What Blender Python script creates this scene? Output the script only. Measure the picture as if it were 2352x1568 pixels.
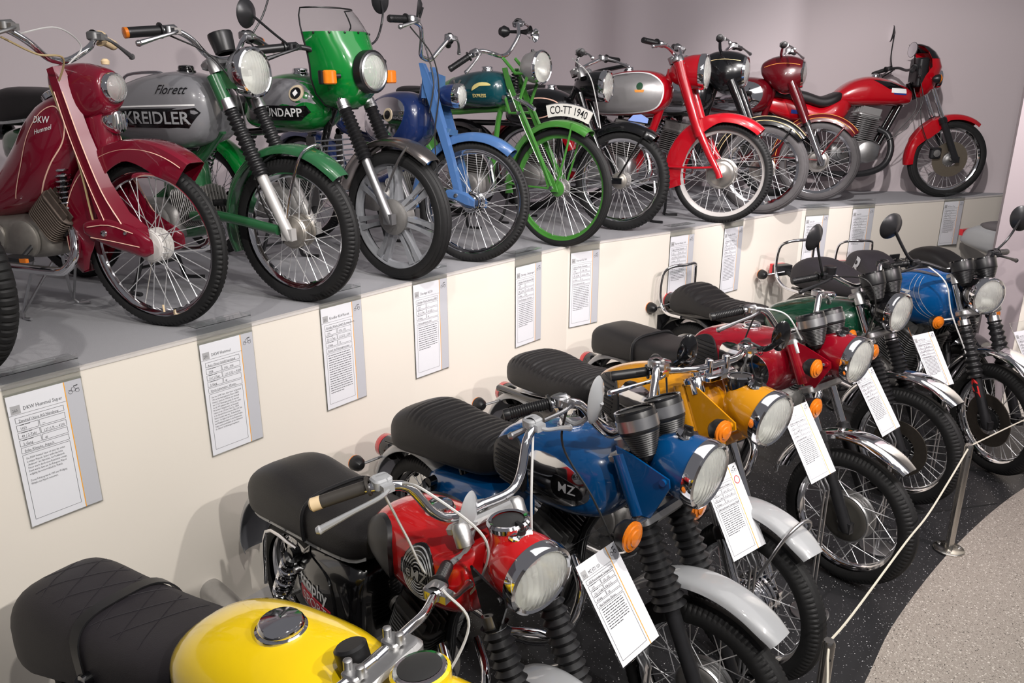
import bpy, math, random
import numpy as np
from mathutils import Matrix, Vector
random.seed(7)
D2R = math.pi / 180
C = bpy.context.scene.collection
scene = bpy.context.scene
for o in list(bpy.data.objects): bpy.data.objects.remove(o)

# ------------------------------------------------------------------ camera
cam_d = bpy.data.cameras.new('camera'); cam = bpy.data.objects.new('camera', cam_d); C.objects.link(cam)
cam.location = (0, 0, 1.88); cam.rotation_euler = ((90 - 17.7) * D2R, 0, 0)
cam_d.sensor_width = 36; cam_d.lens = 36 * 1770 / 2352; cam_d.clip_start = 0.05
scene.camera = cam
# ------------------------------------------------------------------ world, lights, exposure
world = bpy.data.worlds.new('gallery_air'); scene.world = world; world.use_nodes = True
world.node_tree.nodes['Background'].inputs[0].default_value = (0.95, 0.93, 1.0, 1)
world.node_tree.nodes['Background'].inputs[1].default_value = 0.15
scene.view_settings.view_transform = 'Standard'; scene.view_settings.look = 'None'
scene.view_settings.exposure = 0.0; scene.view_settings.gamma = 1; scene.view_settings.use_curve_mapping = False

def spot(loc, tgt, energy, size=70, blend=.6, rad=.035, col=(1, .955, .905)):
    d = bpy.data.lights.new('ceiling_and_fill_spot', 'SPOT'); o = bpy.data.objects.new('ceiling_and_fill_spot', d); C.objects.link(o)
    d.energy = energy; d.spot_size = size * D2R; d.spot_blend = blend; d.shadow_soft_size = rad; d.color = col
    o.location = loc; v = Vector(tgt) - Vector(loc); o.rotation_euler = v.to_track_quat('-Z', 'Y').to_euler()
def area(loc, tgt, energy, sx, sy, col=(1, 1, 1)):
    d = bpy.data.lights.new('overhead_fill_light', 'AREA'); o = bpy.data.objects.new('overhead_fill_light', d); C.objects.link(o)
    d.energy = energy; d.shape = 'RECTANGLE'; d.size = sx; d.size_y = sy; d.color = col
    o.location = loc; v = Vector(tgt) - Vector(loc); o.rotation_euler = v.to_track_quat('-Z', 'Y').to_euler()
spot((1.6, -0.5, 3.2), (-1.2, 2.6, .7), 255, 75)
spot((2.2, 0.6, 3.2), (0.1, 3.2, .7), 205, 75)
spot((0.1, 0.3, 3.25), (0.2, 2.2, .5), 120, 80)
spot((-1.2, 0.4, 3.3), (-1.3, 3.2, 1.6), 95, 80)
spot((-.2, 1.6, 3.35), (.4, 4.6, 1.6), 90, 80)
spot((3.2, 1.6, 3.2), (1.2, 4.3, .9), 245, 75, col=(1, .87, .89))
spot((1.5, 3.2, 3.3), (3.3, 6.2, .7), 400, 75, col=(1, .94, .92))
spot((0.8, 1.2, 3.25), (2.0, 3.9, .4), 150, 80)
spot((3.0, 3.2, 3.3), (2.9, 6.6, 1.9), 190, 110, 1., col=(1, .97, .97))  # added fill spot, brightens the right part of the back wall
spot((0.6, 1.6, 3.35), (-.8, 5.6, 1.9), 140, 110, 1., col=(1, .95, .97))  # added fill spot, lifts the left part of the back wall
area((1.6, 2.2, 3.3), (1.2, 2.8, 0), 40, 3.5, 3.0, (1, .96, .95))  # added soft fill from overhead, not a fixture of the room

# ------------------------------------------------------------------ materials
MATS = {}
def mat(name, col, rough=.5, metal=0., coat=0., noise=.06, nscale=40., bump=0., bscale=300., trans=0., ior=1.45, alpha=1., emit=None, spec=.5):
    if name in MATS: return MATS[name]
    m = bpy.data.materials.new(name); m.use_nodes = True; nt = m.node_tree; p = nt.nodes['Principled BSDF']
    tc = nt.nodes.new('ShaderNodeTexCoord'); nz = nt.nodes.new('ShaderNodeTexNoise'); nz.inputs['Scale'].default_value = nscale
    nt.links.new(tc.outputs['Object'], nz.inputs['Vector'])
    mx = nt.nodes.new('ShaderNodeMix'); mx.data_type = 'RGBA'
    c = np.array(col[:3]); mx.inputs['A'].default_value = (*(c * (1 - noise)), 1); mx.inputs['B'].default_value = (*np.minimum(c * (1 + noise), 1), 1)
    nt.links.new(nz.outputs['Fac'], mx.inputs['Factor']); nt.links.new(mx.outputs['Result'], p.inputs['Base Color'])
    p.inputs['Roughness'].default_value = rough; p.inputs['Metallic'].default_value = metal
    p.inputs['Coat Weight'].default_value = coat; p.inputs['Coat Roughness'].default_value = .04
    p.inputs['Specular IOR Level'].default_value = spec
    p.inputs['Transmission Weight'].default_value = trans; p.inputs['IOR'].default_value = ior; p.inputs['Alpha'].default_value = alpha
    if bump:
        n2 = nt.nodes.new('ShaderNodeTexNoise'); n2.inputs['Scale'].default_value = bscale
        nt.links.new(tc.outputs['Object'], n2.inputs['Vector'])
        b = nt.nodes.new('ShaderNodeBump'); b.inputs['Strength'].default_value = bump; b.inputs['Distance'].default_value = .002
        nt.links.new(n2.outputs['Fac'], b.inputs['Height']); nt.links.new(b.outputs['Normal'], p.inputs['Normal'])
    if emit: p.inputs['Emission Color'].default_value = (*emit[:3], 1); p.inputs['Emission Strength'].default_value = emit[3]
    MATS[name] = m; return m
def srgb(r, g, b): return tuple(((v / 255) / 12.92 if v / 255 <= .04045 else ((v / 255 + .055) / 1.055) ** 2.4) for v in (r, g, b))
def paint(name, rgb, rough=.25, k=.8): return mat(name, tuple(v * k for v in srgb(*rgb)), rough, 0, 1., .02)
RUB = mat('tyre_rubber', (.012, .012, .0125), .6, spec=.35, bump=.15, bscale=120, noise=.25)
RUBG = mat('grey_worn_rubber', (.075, .070, .072), .7, bump=.15, bscale=120, noise=.2)
BRUB = mat('black_moulded_rubber', (.010, .010, .011), .36, noise=.2)
BLK = paint('black_gloss_paint', (14, 14, 16), .2)
BLKM = mat('black_satin_metal', (.02, .02, .022), .35, .2, noise=.2)
LEA = mat('black_seat_leatherette', (.013, .012, .0125), .46, bump=.35, bscale=420, noise=.15, spec=.4)
LEAM = mat('charcoal_matt_leatherette', (.018, .0155, .019), .58, bump=.3, bscale=420, noise=.12, spec=.4)
CHR = mat('chrome', (.82, .82, .84), .07, 1., noise=.03)
STEEL = mat('zinc_steel', (.55, .55, .56), .3, 1., noise=.1)
ALU = mat('cast_aluminium', (.50, .50, .50), .42, 1., noise=.12, bump=.1, bscale=200)
ALUD = mat('dull_aluminium', (.30, .29, .28), .55, .8, noise=.2, bump=.2, bscale=150)
FIN = mat('dark_cooling_fins', (.10, .10, .10), .55, .7, noise=.2)
SILV = paint('silver_paint', (175, 177, 180), .35)
GRYP = paint('grey_paint', (150, 152, 157), .3)
AMB = mat('amber_lens', (.85, .22, .01), .18, 0, .6, .15, 90, trans=.25)
REDL = mat('red_lens', (.55, .01, .02), .2, 0, .6, .1)
WHT = mat('white_plastic', (.75, .74, .70), .4)
CREAM = mat('cream_plastic', srgb(225, 200, 160), .4)
CABW = mat('pale_cable_sheath', (.55, .55, .54), .45)
CABB = mat('black_cable_sheath', (.02, .02, .02), .45)
GLS = mat('headlamp_glass', (.95, .96, .93), .07, 0, .3, 0., trans=.76, ior=1.3, bump=.0)
REFL = mat('lamp_reflector', (.95, .95, .90), .30, 1., noise=.02)
DIAL = mat('dial_face', (.03, .03, .03), .4)
MIRG = mat('mirror_glass', (.8, .8, .82), .03, 1., noise=0)
ACR = mat('clear_acrylic', (.95, .97, .96), .03, 0, 0, 0, trans=1., ior=1.2)
PAPER = mat('white_printed_paper', srgb(226, 227, 232), .5, noise=.01)
GREYP = mat('grey_printed_strip', srgb(190, 191, 197), .5, noise=.01)
ORA = mat('orange_printed_line', srgb(240, 170, 60), .5, noise=.02)
INK = mat('dark_print', srgb(62, 62, 66), .6, noise=.02)
WHTP = mat('white_letter_print', (.8, .8, .8), .4)
# headlamp glass gets fluted relief
def lens_mat():
    m = GLS; nt = m.node_tree; p = nt.nodes['Principled BSDF']
    tc = nt.nodes.new('ShaderNodeTexCoord'); w = nt.nodes.new('ShaderNodeTexWave'); w.wave_type = 'BANDS'; w.bands_direction = 'Y'
    w.inputs['Scale'].default_value = 22; w.inputs['Distortion'].default_value = 1.2; w.inputs['Detail'].default_value = 0
    nt.links.new(tc.outputs['Object'], w.inputs['Vector'])
    b = nt.nodes.new('ShaderNodeBump'); b.inputs['Strength'].default_value = .35; b.inputs['Distance'].default_value = .003
    nt.links.new(w.outputs['Fac'], b.inputs['Height']); nt.links.new(b.outputs['Normal'], p.inputs['Normal'])
lens_mat()

# ------------------------------------------------------------------ mesh builder
def V3(p): return np.array(p, float)
def catmull(P, n):
    P = np.array(P, float); 
    if len(P) < 3: return P
    Q = np.vstack([2 * P[0] - P[1], P, 2 * P[-1] - P[-2]]); out = []
    for i in range(1, len(Q) - 2):
        a, b, c, d = Q[i - 1:i + 3]
        for k in range(n):
            t = k / n; out.append(.5 * ((2 * b) + (-a + c) * t + (2 * a - 5 * b + 4 * c - d) * t * t + (-a + 3 * b - 3 * c + d) * t ** 3))
    out.append(P[-1]); return np.array(out)
class MB:
    def __init__(s): s.v = []; s.f = []; s.n = 0
    def add(s, v, f):
        s.v += [tuple(map(float, q)) for q in v]; s.f += [tuple(i + s.n for i in q) for q in f]; s.n = len(s.v); return s
    def box(s, c, size, R=None, bev=.0):
        x, y, z = [q / 2 for q in size]
        if bev:
            b = bev; vs = []; fs = []
            return s.rbox(c, size, bev, R)
        v = np.array([(sx * x, sy * y, sz * z) for sx in (-1, 1) for sy in (-1, 1) for sz in (-1, 1)])
        if R is not None: v = v @ np.array(R).T
        return s.add(v + V3(c), [(0, 1, 3, 2), (4, 6, 7, 5), (0, 4, 5, 1), (2, 3, 7, 6), (0, 2, 6, 4), (1, 5, 7, 3)])
    def rbox(s, c, size, r, R=None):          # rounded slab: rounded-rectangle ring extruded with chamfered ends (axis z)
        x, y, z = [q / 2 for q in size]; r = min(r, x * .99, y * .99); ring = []
        for cx, cy, a0 in ((x - r, y - r, 0), (-x + r, y - r, 90), (-x + r, -y + r, 180), (x - r, -y + r, 270)):
            for k in range(4): a = (a0 + 30 * k) * D2R; ring.append((cx + r * math.cos(a), cy + r * math.sin(a)))
        e = min(r * .4, z * .6); rows = [(.0, -z), (e, -z + 0), (0, -z + e), (0, z - e), (e, z)]
        L = []
        for ins, zz in ((e, -z), (0, -z + e), (0, z - e), (e, z)):
            L.append(np.array([(px * (1 - ins / x), py * (1 - ins / y), zz) for px, py in ring]))
        if R is not None: L = [q @ np.array(R).T for q in L]
        return s.rings([q + V3(c) for q in L], caps=True)
    def rings(s, L, caps=False, closed=True):
        n = len(L[0]); b = s.n; f = []; v = np.vstack(L)
        for i in range(len(L) - 1):
            for j in range(n if closed else n - 1):
                k = (j + 1) % n; f.append((i * n + j, i * n + k, (i + 1) * n + k, (i + 1) * n + j))
        if caps: f.append(tuple(range(n))[::-1]); f.append(tuple((len(L) - 1) * n + j for j in range(n)))
        return s.add(v, f)
    def tube(s, P, r, n=8, sub=1, caps=True):
        P = np.array(P, float)
        rr = np.array(r if hasattr(r, '__len__') else [r] * len(P), float)
        if sub > 1 and len(P) > 2:
            rr = np.interp(np.linspace(0, len(rr) - 1, (len(P) - 1) * sub + 1), range(len(rr)), rr); P = catmull(P, sub)
        T = np.gradient(P, axis=0); T /= np.linalg.norm(T, axis=1)[:, None] + 1e-12
        up = V3((0, 0, 1)) if abs(T[0][2]) < .9 else V3((1, 0, 0))
        L = []; u = np.cross(T[0], up); u /= np.linalg.norm(u)
        pt = T[0]
        for p, t, q in zip(P, T, rr):
            k = np.cross(pt, t); sn = np.linalg.norm(k)
            if sn > 1e-6:
                k /= sn; cs = pt @ t; u = u * cs + np.cross(k, u) * sn + k * (k @ u) * (1 - cs)
            u = u - t * (u @ t); u /= np.linalg.norm(u) + 1e-12; w = np.cross(t, u); pt = t
            a = np.arange(n) * 2 * math.pi / n
            L.append(p + q * (np.cos(a)[:, None] * u + np.sin(a)[:, None] * w))
        return s.rings(L, caps)
    def lathe(s, prof, o=(0, 0, 0), ax=(0, 1, 0), n=24, caps=False, a0=0, a1=360, sy=1.):
        ax = V3(ax); ax /= np.linalg.norm(ax); up = V3((0, 0, 1)) if abs(ax[2]) < .9 else V3((1, 0, 0))
        u = np.cross(up, ax); u /= np.linalg.norm(u); w = np.cross(ax, u); o = V3(o)
        full = a1 - a0 >= 360; m = n if full else n + 1
        a = (a0 + np.arange(m) * (a1 - a0) / n) * D2R
        L = [o + ax * h + r * (np.cos(a)[:, None] * u + sy * np.sin(a)[:, None] * w) for h, r in prof]
        return s.rings(L, caps, full)
    def build(s, name, m, parent=None, smooth=True, ml=None, angle=40):
        me = bpy.data.meshes.new(name); me.from_pydata(s.v, [], s.f); 
        if smooth:
            me.polygons.foreach_set('use_smooth', [True] * len(me.polygons)); 
        me.materials.append(m)
        if smooth:
            try: me.set_sharp_from_angle(angle=angle * D2R)
            except Exception: pass
        return link(name, me, parent, ml)
def link(name, me, parent=None, ml=None):
    o = bpy.data.objects.new(name, me); C.objects.link(o)
    if parent is not None: o.parent = parent
    if ml is not None: o.matrix_local = ml
    return o
def tag(o, label, cat, group=None):
    o['label'] = label; o['category'] = cat
    if group: o['group'] = group
    return o
def Rxz(a):   # rotation about y tilting +z towards +x by a degrees
    c, s = math.cos(a * D2R), math.sin(a * D2R); return np.array([[c, 0, s], [0, 1, 0], [-s, 0, c]])
_tc = {}
def text2d(t, size=1., res=2, shear=0., align='CENTER', bold=0.):
    k = (t, res, shear, align, bold)
    if k not in _tc:
        cu = bpy.data.curves.new('txt', 'FONT'); cu.body = t; cu.size = 1; cu.resolution_u = res; cu.shear = shear; cu.align_x = align; cu.align_y = 'CENTER' if align == 'CENTER' else 'TOP'; cu.offset = bold
        o = bpy.data.objects.new('txt', cu); C.objects.link(o); me = o.to_mesh()
        v = np.array([q.co[:2] for q in me.vertices]) if len(me.vertices) else np.zeros((0, 2)); f = [tuple(p.vertices) for p in me.polygons]
        o.to_mesh_clear(); bpy.data.objects.remove(o); bpy.data.curves.remove(cu); _tc[k] = (v, f)
    v, f = _tc[k]; return v * size, f

# superellipse body (tank, seat) ---------------------------------------------
class Body:
    def __init__(s, st, n=26, sub=5):
        # stations: x, z_bottom, z_top, half_width, exponent, widest height fraction
        S = catmull([list(q) + [2.6, .45][len(q) - 4:] if len(q) < 6 else list(q) for q in st], sub); s.S = S; s.n = n
        s.xs = S[:, 0]
    def ring(s, q, grow=0.):
        x, zb, zt, w, e, f = q; w += grow; zb -= grow; zt += grow; zc = zb + (zt - zb) * f; a = np.arange(s.n) * 2 * math.pi / s.n; c, si = np.cos(a), np.sin(a)
        y = w * np.sign(c) * abs(c) ** (2 / e); h = np.where(si > 0, zt - zc, zc - zb); z = zc + h * np.sign(si) * abs(si) ** (2 / e)
        return np.stack([np.full(s.n, x), y, z], 1)
    def mesh(s, mb=None, grow=0., x0=None, x1=None):
        mb = mb or MB(); Q = [q for q in s.S if (x0 is None or q[0] >= x0 - 1e-6) and (x1 is None or q[0] <= x1 + 1e-6)]
        L = [s.ring(q, grow) for q in Q]; return mb.rings(L, True)
    def at(s, x):
        o = np.argsort(s.xs); return [np.interp(x, s.xs[o], s.S[o, k]) for k in range(6)]
    def y(s, x, z):
        _, zb, zt, w, e, f = s.at(x); zc = zb + (zt - zb) * f; h = (zt - zc) if z > zc else (zc - zb); v = min(abs(z - zc) / max(h, 1e-4), .98)
        return w * (1 - v ** e) ** (1 / e)
    def top(s, x, y):
        _, zb, zt, w, e, f = s.at(x); zc = zb + (zt - zb) * f; v = min(abs(y) / w, .98); return zc + (zt - zc) * (1 - v ** e) ** (1 / e)
def patch(body, poly, side=-1, off=.0015, rings=6, dens=6, mb=None):
    mb = mb or MB(); P = np.array(poly, float); c = P.mean(0); Q = []
    for a, b in zip(P, np.roll(P, -1, 0)):
        for k in range(dens): Q.append(a + (b - a) * k / dens)
    Q = np.array(Q); L = []
    for r in range(rings + 1):
        t = r / rings; pts = c + (Q - c) * max(t, .001)
        L.append(np.array([(x, side * (body.y(x, z) + off), z) for x, z in pts]))
    L.append(np.array([(x, side * (body.y(x, z) - .004), z) for x, z in Q]))
    mb.rings(L); return mb
def smoothpoly(P, n=5): P = list(P); return catmull([P[-1]] + P + [P[0], P[1]], n)[n:-n - 1]
def strip(body, pts, w=.003, side=-1, off=.0012, mb=None):      # painted pin-stripe following the body
    mb = mb or MB(); P = catmull(pts, 6); T = np.gradient(P, axis=0); T /= np.linalg.norm(T, axis=1)[:, None]; N = np.stack([-T[:, 1], T[:, 0]], 1)
    v = []; f = []
    for p, n in zip(P, N):
        for s in (-1, 1): q = p + n * s * w / 2; v.append((q[0], side * (body.y(*q) + off), q[1]))
    for i in range(len(P) - 1): f.append((2 * i, 2 * i + 1, 2 * i + 3, 2 * i + 2))
    return mb.add(v, f)
def text_on(body, t, x, z, size, side=-1, off=.0025, rot=0., shear=0., bold=0., mb=None, sx=1.):
    mb = mb or MB(); v, f = text2d(t, size, 3, shear, bold=bold); c, s = math.cos(rot * D2R), math.sin(rot * D2R); out = []
    for a, b in v:
        a *= sx; px = x + (a * c - b * s) ; pz = z + (a * s + b * c)
        out.append((px, side * (body.y(px, pz) + off), pz))
    return mb.add(out, f)
def disc_on(body, x, z, rx, rz, side=-1, off=.002, mb=None, n=24):
    return patch(body, [(x + rx * math.cos(a), z + rz * math.sin(a)) for a in np.arange(n) * 2 * math.pi / n], side, off, 4, 1, mb)

# ------------------------------------------------------------------ wheels
_mc = {}
def cached(key, fn):
    if key not in _mc: _mc[key] = fn()
    return _mc[key]
def mesh_of(mb, name, m, angle=40):
    o = mb.build(name, m, angle=angle); me = o.data; bpy.data.objects.remove(o); return me
def tyre_mesh(rt, rr, tw, m, style):
    def f():
        N = 300; prof = []  # (y, r) loop outside
        hs = rt - rr; K = 20
        for k in range(K + 1):
            a = -118 + 236 * k / K; yy = tw / 2 * math.sin(a * D2R); rad = rr + hs * (.38 + .62 * math.cos(a * D2R)) if abs(a) < 90 else rr + hs * .38 * (1 - (abs(a) - 90) / 28)
            prof.append((yy, rad, abs(a)))
        L = []
        for i in range(N):
            t = i / N * 2 * math.pi; row = []
            for j, (yy, rad, aa) in enumerate(prof):
                d = 0
                if aa < 70:
                    if style == 'block' and ((i + (1 if yy > 0 else 0)) % 3 == 0) and aa > 12: d = .0045
                    if style == 'block' and 12 < aa < 24: d = .004
                    if style == 'rib' and (j % 2 == 1): d = .004
                    if style == 'knob' and (i % 4 < 1): d = .004
                elif aa < 82 and style != 'rib' and i % 3 < 1: d = .003
                q = rad - d; row.append((q * math.cos(t), yy, q * math.sin(t)))
            L.append(np.array(row))
        L.append(L[0]); mb = MB(); mb.rings(L, False, False)
        return mesh_of(mb, 'tyre', m, 22)
    return cached(('t', rt, rr, tw, m.name, style), f)
def rim_mesh(rr, w, m):
    def f():
        mb = MB(); mb.lathe([(-w / 2, rr), (-w / 2 - .001, rr + .004), (-w / 2 + .003, rr + .004), (-w / 2 + .005, rr - .004), (-w / 4, rr - .014), (0, rr - .018), (w / 4, rr - .014), (w / 2 - .005, rr - .004), (w / 2 - .003, rr + .004), (w / 2 + .001, rr + .004), (w / 2, rr), (w / 2 - .004, rr - .006), (w / 4, rr - .018), (0, rr - .022), (-w / 4, rr - .018), (-w / 2 + .004, rr - .006), (-w / 2, rr)], n=72)
        return mesh_of(mb, 'rim', m)
    return cached(('r', rr, w, m.name), f)
def spoke_mesh():
    def f():
        mb = MB(); mb.tube([(0, 0, 0), (0, 0, .93), (0, 0, .93), (0, 0, 1)], [.0017, .0017, .003, .0028], 5, caps=False); return mesh_of(mb, 'spoke', mat('bright_spoke_wire', (.85, .85, .86), .28, .75, noise=.03))
    return cached('spoke', f)
def wheel(B, x, rt, rr, tw=.075, steer=True, name='front_wheel', drum=.08, drumw=.05, rim=CHR, tyre=RUB, style='block', spokes=36, single=True, disc=None, plate=None, hubmat=ALU, cast=None, lod=1):
    base = (B.S if steer else Matrix()) @ Matrix.Translation((x, 0, rt))
    w = link(name, tyre_mesh(rt, rr, tw, tyre, style), B.root, base)
    rw = tw * .52
    link('rim', rim_mesh(rr, rw, rim), w)
    hb = MB(); yo = drumw / 2
    if cast:
        hb.lathe([(-.035, .0), (-.035, .055), (-.025, .075), (.025, .075), (.035, .055), (.035, 0)], n=32); hb.build('hub', hubmat, w)
        for k in range(7):
            a = (k * 360 / 7 + 90) * D2R; sp = MB()
            for s in (-1, 1):
                da = s * .09; p0 = V3((.07 * math.cos(a + da * 2), 0, .07 * math.sin(a + da * 2))); p1 = V3(((rr - .01) * math.cos(a + da), 0, (rr - .01) * math.sin(a + da)))
                d = p1 - p0; t = np.cross(d, (0, 1, 0)); t /= np.linalg.norm(t); L = []
                for q, ww, yy in ((p0, .010, .024), (p0 + d * .5, .008, .016), (p1, .014, .018)): L.append(np.array([q + t * ww - V3((0, yy, 0)), q + t * ww * .6 + V3((0, yy, 0)), q - t * ww * .6 + V3((0, yy, 0)), q - t * ww - V3((0, yy, 0))]))
                sp.rings(L, True)
            sp.build('wheel_spoke', GRYP, w, smooth=False)
        MB().lathe([(-.05, 0), (-.05, .06), (-.04, .078), (-.03, .078)], n=28).build('brake_plate', ALUD, w)
    else:
        hb.lathe([(-yo, .02), (-yo, drum), (-yo + .006, drum + .004), (-yo + .012, drum - .004), (0, drum - .008), (yo - .012, drum - .004), (yo - .006, drum + .004), (yo, drum), (yo, .02)], n=36)
        hb.lathe([(-tw * .7, .012), (-tw * .7, .0), ], n=8)
        hb.tube([(0, -tw * .85, 0), (0, tw * .85, 0)], .009, 8)
        for yy in (-yo * .5, yo * .0, yo * .5): hb.lathe([(yy - .002, drum - .004), (yy, drum + .003), (yy + .002, drum - .004)], n=36)
        hb.build('hub', hubmat, w)
        pm = plate or ALU; pb = MB(); sd = -1
        pb.lathe([(-yo - .012, 0), (-yo - .012, .022), (-yo - .006, .03), (-yo - .006, drum * .75), (-yo - .003, drum * .92), (-yo + .002, drum * .97)], n=36)
        pb.build('brake_plate', pm, w)
        if disc:
            dm = MB(); dm.lathe([(-.040, .075), (-.040, disc), (-.046, disc), (-.046, .075), (-.040, .075)], n=48); dm.build('brake_disc', mat('brake_disc_steel', (.16, .14, .12), .38, .9, noise=.2), w)
        if spokes:
            sm = spoke_mesh(); acc = MB()
            for k in range(spokes):
                side = 1 if k % 2 else -1; a = k * 2 * math.pi / spokes; off = (.42 if (k // 2) % 2 else -.42) * min(1.4, drum / .055)
                p0 = V3((drum * math.cos(a + off), side * yo * .9, drum * math.sin(a + off))); p1 = V3(((rr - .016) * math.cos(a), side * .003, (rr - .016) * math.sin(a)))
                if single:
                    d = Vector(p1 - p0); M = Matrix.Translation(Vector(p0)) @ d.to_track_quat('Z', 'Y').to_matrix().to_4x4() @ Matrix.Diagonal((1, 1, d.length, 1))
                    link('spoke', sm, w, M)
                else: acc.tube([p0, p1], .0016, 4, caps=False)
            if not single: o = acc.build('spokes', CHR, w); o['kind'] = 'stuff'
    return w

def fender(B, x, zc, R, a0, a1, w, depth=.03, m=SILV, steer=True, name='front_fender', drop=None, thick=.002, seg=36, crown=.35, ml=None, parent=None, flare=0.):
    mb = MB(); L = []; L2 = []; a = np.linspace(a0, a1, seg)
    K = 13
    for i, t in enumerate(a):
        c, s = math.cos(t * D2R), math.sin(t * D2R); r1 = []; r2 = []
        u = i / (seg - 1); e = min(1, min(u, 1 - u) * 9 + .0); ww = w * (.82 + .18 * min(1, min(u, 1 - u) * 14)); dd = depth if drop is None else np.interp(u, [q[0] for q in drop], [q[1] for q in drop])
        Rf = R + flare * max(0, (.12 - min(u, 1)) / .12)
        for k in range(K):
            v = -1 + 2 * k / (K - 1); th = abs(v) ** 2.6; yy = ww / 2 * math.sin(v * math.pi / 2 * .98) if dd < .06 else ww / 2 * (math.sin(min(1, abs(v) * 1.5) * math.pi / 2) * (1 if v > 0 else -1))
            rad = -dd * (abs(v) ** 3 if dd < .06 else max(0, (abs(v) - .45) / .55) ** 1.1) - crown * w * .12 * v * v
            for r, lst in ((Rf + rad, r1), (Rf + rad - thick, r2)):
                lst.append((x + r * c, yy * (1 if lst is r1 else .97), zc + r * s))
        L.append(np.array(r1 + r2[::-1]))
    mb.rings(L, True)
    return mb.build(name, m, parent or B.root, ml=(B.S if steer else None) if ml is None else ml)

# ------------------------------------------------------------------ bike base
class Bike:
    def __init__(s, name, label, x, y, phi, delta=0, sc=1., z0=0., rake=26, trail=.09, cat='motorcycle', group=None):
        s.root = bpy.data.objects.new(name, None); C.objects.link(s.root); s.root.empty_display_size = .2
        s.root.location = (x, y, z0); s.root.rotation_euler = (0, 0, phi * D2R); s.root.scale = (sc,) * 3
        tag(s.root, label, cat, group)
        ax = Vector((-math.sin(rake * D2R), 0, math.cos(rake * D2R))); o = Vector((trail, 0, 0))
        s.S = Matrix.Translation(o) @ Matrix.Rotation(delta * D2R, 4, ax) @ Matrix.Translation(-o)
        s.ax = np.array(ax); s.rake = rake
    def p(s, name, mb, m, steer=False, parent=None, smooth=True, label=None, angle=40):
        o = mb.build(name, m, parent or s.root, smooth, s.S if (steer and parent is None) else None, angle)
        if label: o['label'] = label
        return o
    def tube(s, name, P, r, m, steer=False, parent=None, sub=5, n=10, **k): return s.p(name, MB().tube(P, r, n, sub), m, steer, parent, **k)

def tank(B, st, m, name='fuel_tank', cap=None, capmat=CHR, capr=.035, n=30):
    b = Body(st, n); o = B.p(name, b.mesh(), m)
    if cap is not None:
        x = cap; z = b.at(x)[2]; mb = MB(); mb.lathe([(-.012, capr + .008), (.004, capr + .006), (.006, capr), (.016, capr), (.022, capr * .9), (.026, capr * .3), (.0262, .0)], (x, 0, z - .002), (.0, 0, 1), 28); B.p('filler_cap', mb, capmat, parent=o)
    return b, o
def seat(B, st, m=LEA, ribs=0, rx=None, trim=None, strap=None, n=30, quilt=False, rib_amp=.004):
    b = Body(st, n, 5)
    mb = MB(); Q = b.S; 
    if ribs:
        xs = np.linspace(Q[0][0], Q[-1][0], ribs * 4 * 2); Q2 = []
        for x in xs: Q2.append(np.array([x] + b.at(x)[1:]))
        L = []
        for q in Q2:
            r = b.ring(q); x = q[0]; on = 1 if (rx[0] < x < rx[1]) else 0
            ph = (x - rx[0]) / (rx[1] - rx[0]) * ribs; d = rib_amp * abs(math.cos(ph * math.pi)) ** 6 * on
            top = (r[:, 2] > q[2] - .5 * (q[2] - q[1])) & (abs(r[:, 1]) < q[3] * .93); r[:, 2] -= np.where(top, d, 0); L.append(r)
        mb.rings(L, True)
    else: b.mesh(mb)
    o = B.p('seat', mb, m)
    if quilt:
        q = MB()
        for i in range(6):
            x0 = -.96 - i * .09
            for s in (-1, 1):
                pts = []
                for k in range(12):
                    t = k / 11; x = x0 - .12 * t; y = s * (-.10 + .2 * t)
                    if x < -1.5: continue
                    pts.append((x, y, b.top(x, y) + .0006))
                if len(pts) > 2: q.tube(pts, .0008, 4)
        B.p('seat_stitching', q, LEAM, parent=o)
    if trim:
        x0, x1, tm = trim; mb = MB()
        for s in (-1, 1):
            L = []
            for x in np.linspace(x0, x1, 20):
                _, zb, zt, w, e, f = b.at(x); y = b.y(x, zb + .016) + .002
                L.append(np.array([(x, s * y, zb + .008), (x, s * (y + .003), zb + .008), (x, s * (y + .003), zb + .022), (x, s * y, zb + .022)]))
            mb.rings(L, True)
            for x in np.linspace(x0, x1, 7)[1:-1]:
                zb = b.at(x)[1]; mb.lathe([(0, .004), (.003, .003), (.004, 0)], (x, s * (b.y(x, zb + .016) + .004), zb + .015), (0, s, 0), 8)
        B.p('seat_trim', mb, tm, parent=o)
    if strap:
        x, rad, tilt = strap; P = []; q = b.at(x)
        for k in range(25):
            a = (-20 + 220 * k / 24) * D2R; c, si = math.cos(a), math.sin(a); r = 1
            xx = x + tilt * (si - .3); q = b.at(xx); zc = q[1] + (q[2] - q[1]) * q[5]
            y = (q[3] + rad) * np.sign(c) * abs(c) ** (2 / q[4]); z = zc + ((q[2] - zc) if si > 0 else (zc - q[1])) * np.sign(si) * abs(si) ** (2 / q[4]) + rad * si
            P.append((xx, y, z))
        if rad > .006: 
            mb = MB().tube(P, rad, 8)
        else:
            L = []
            for (xx, y, z) in P: L.append(np.array([(xx - .018, y * 1.002, z), (xx + .018, y * 1.002, z), (xx + .018, y * 1.03, z + .004), (xx - .018, y * 1.03, z + .004)]))
            mb = MB().rings(L, True)
        B.p('seat_strap', mb, BRUB, parent=o)
    return b, o
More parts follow.
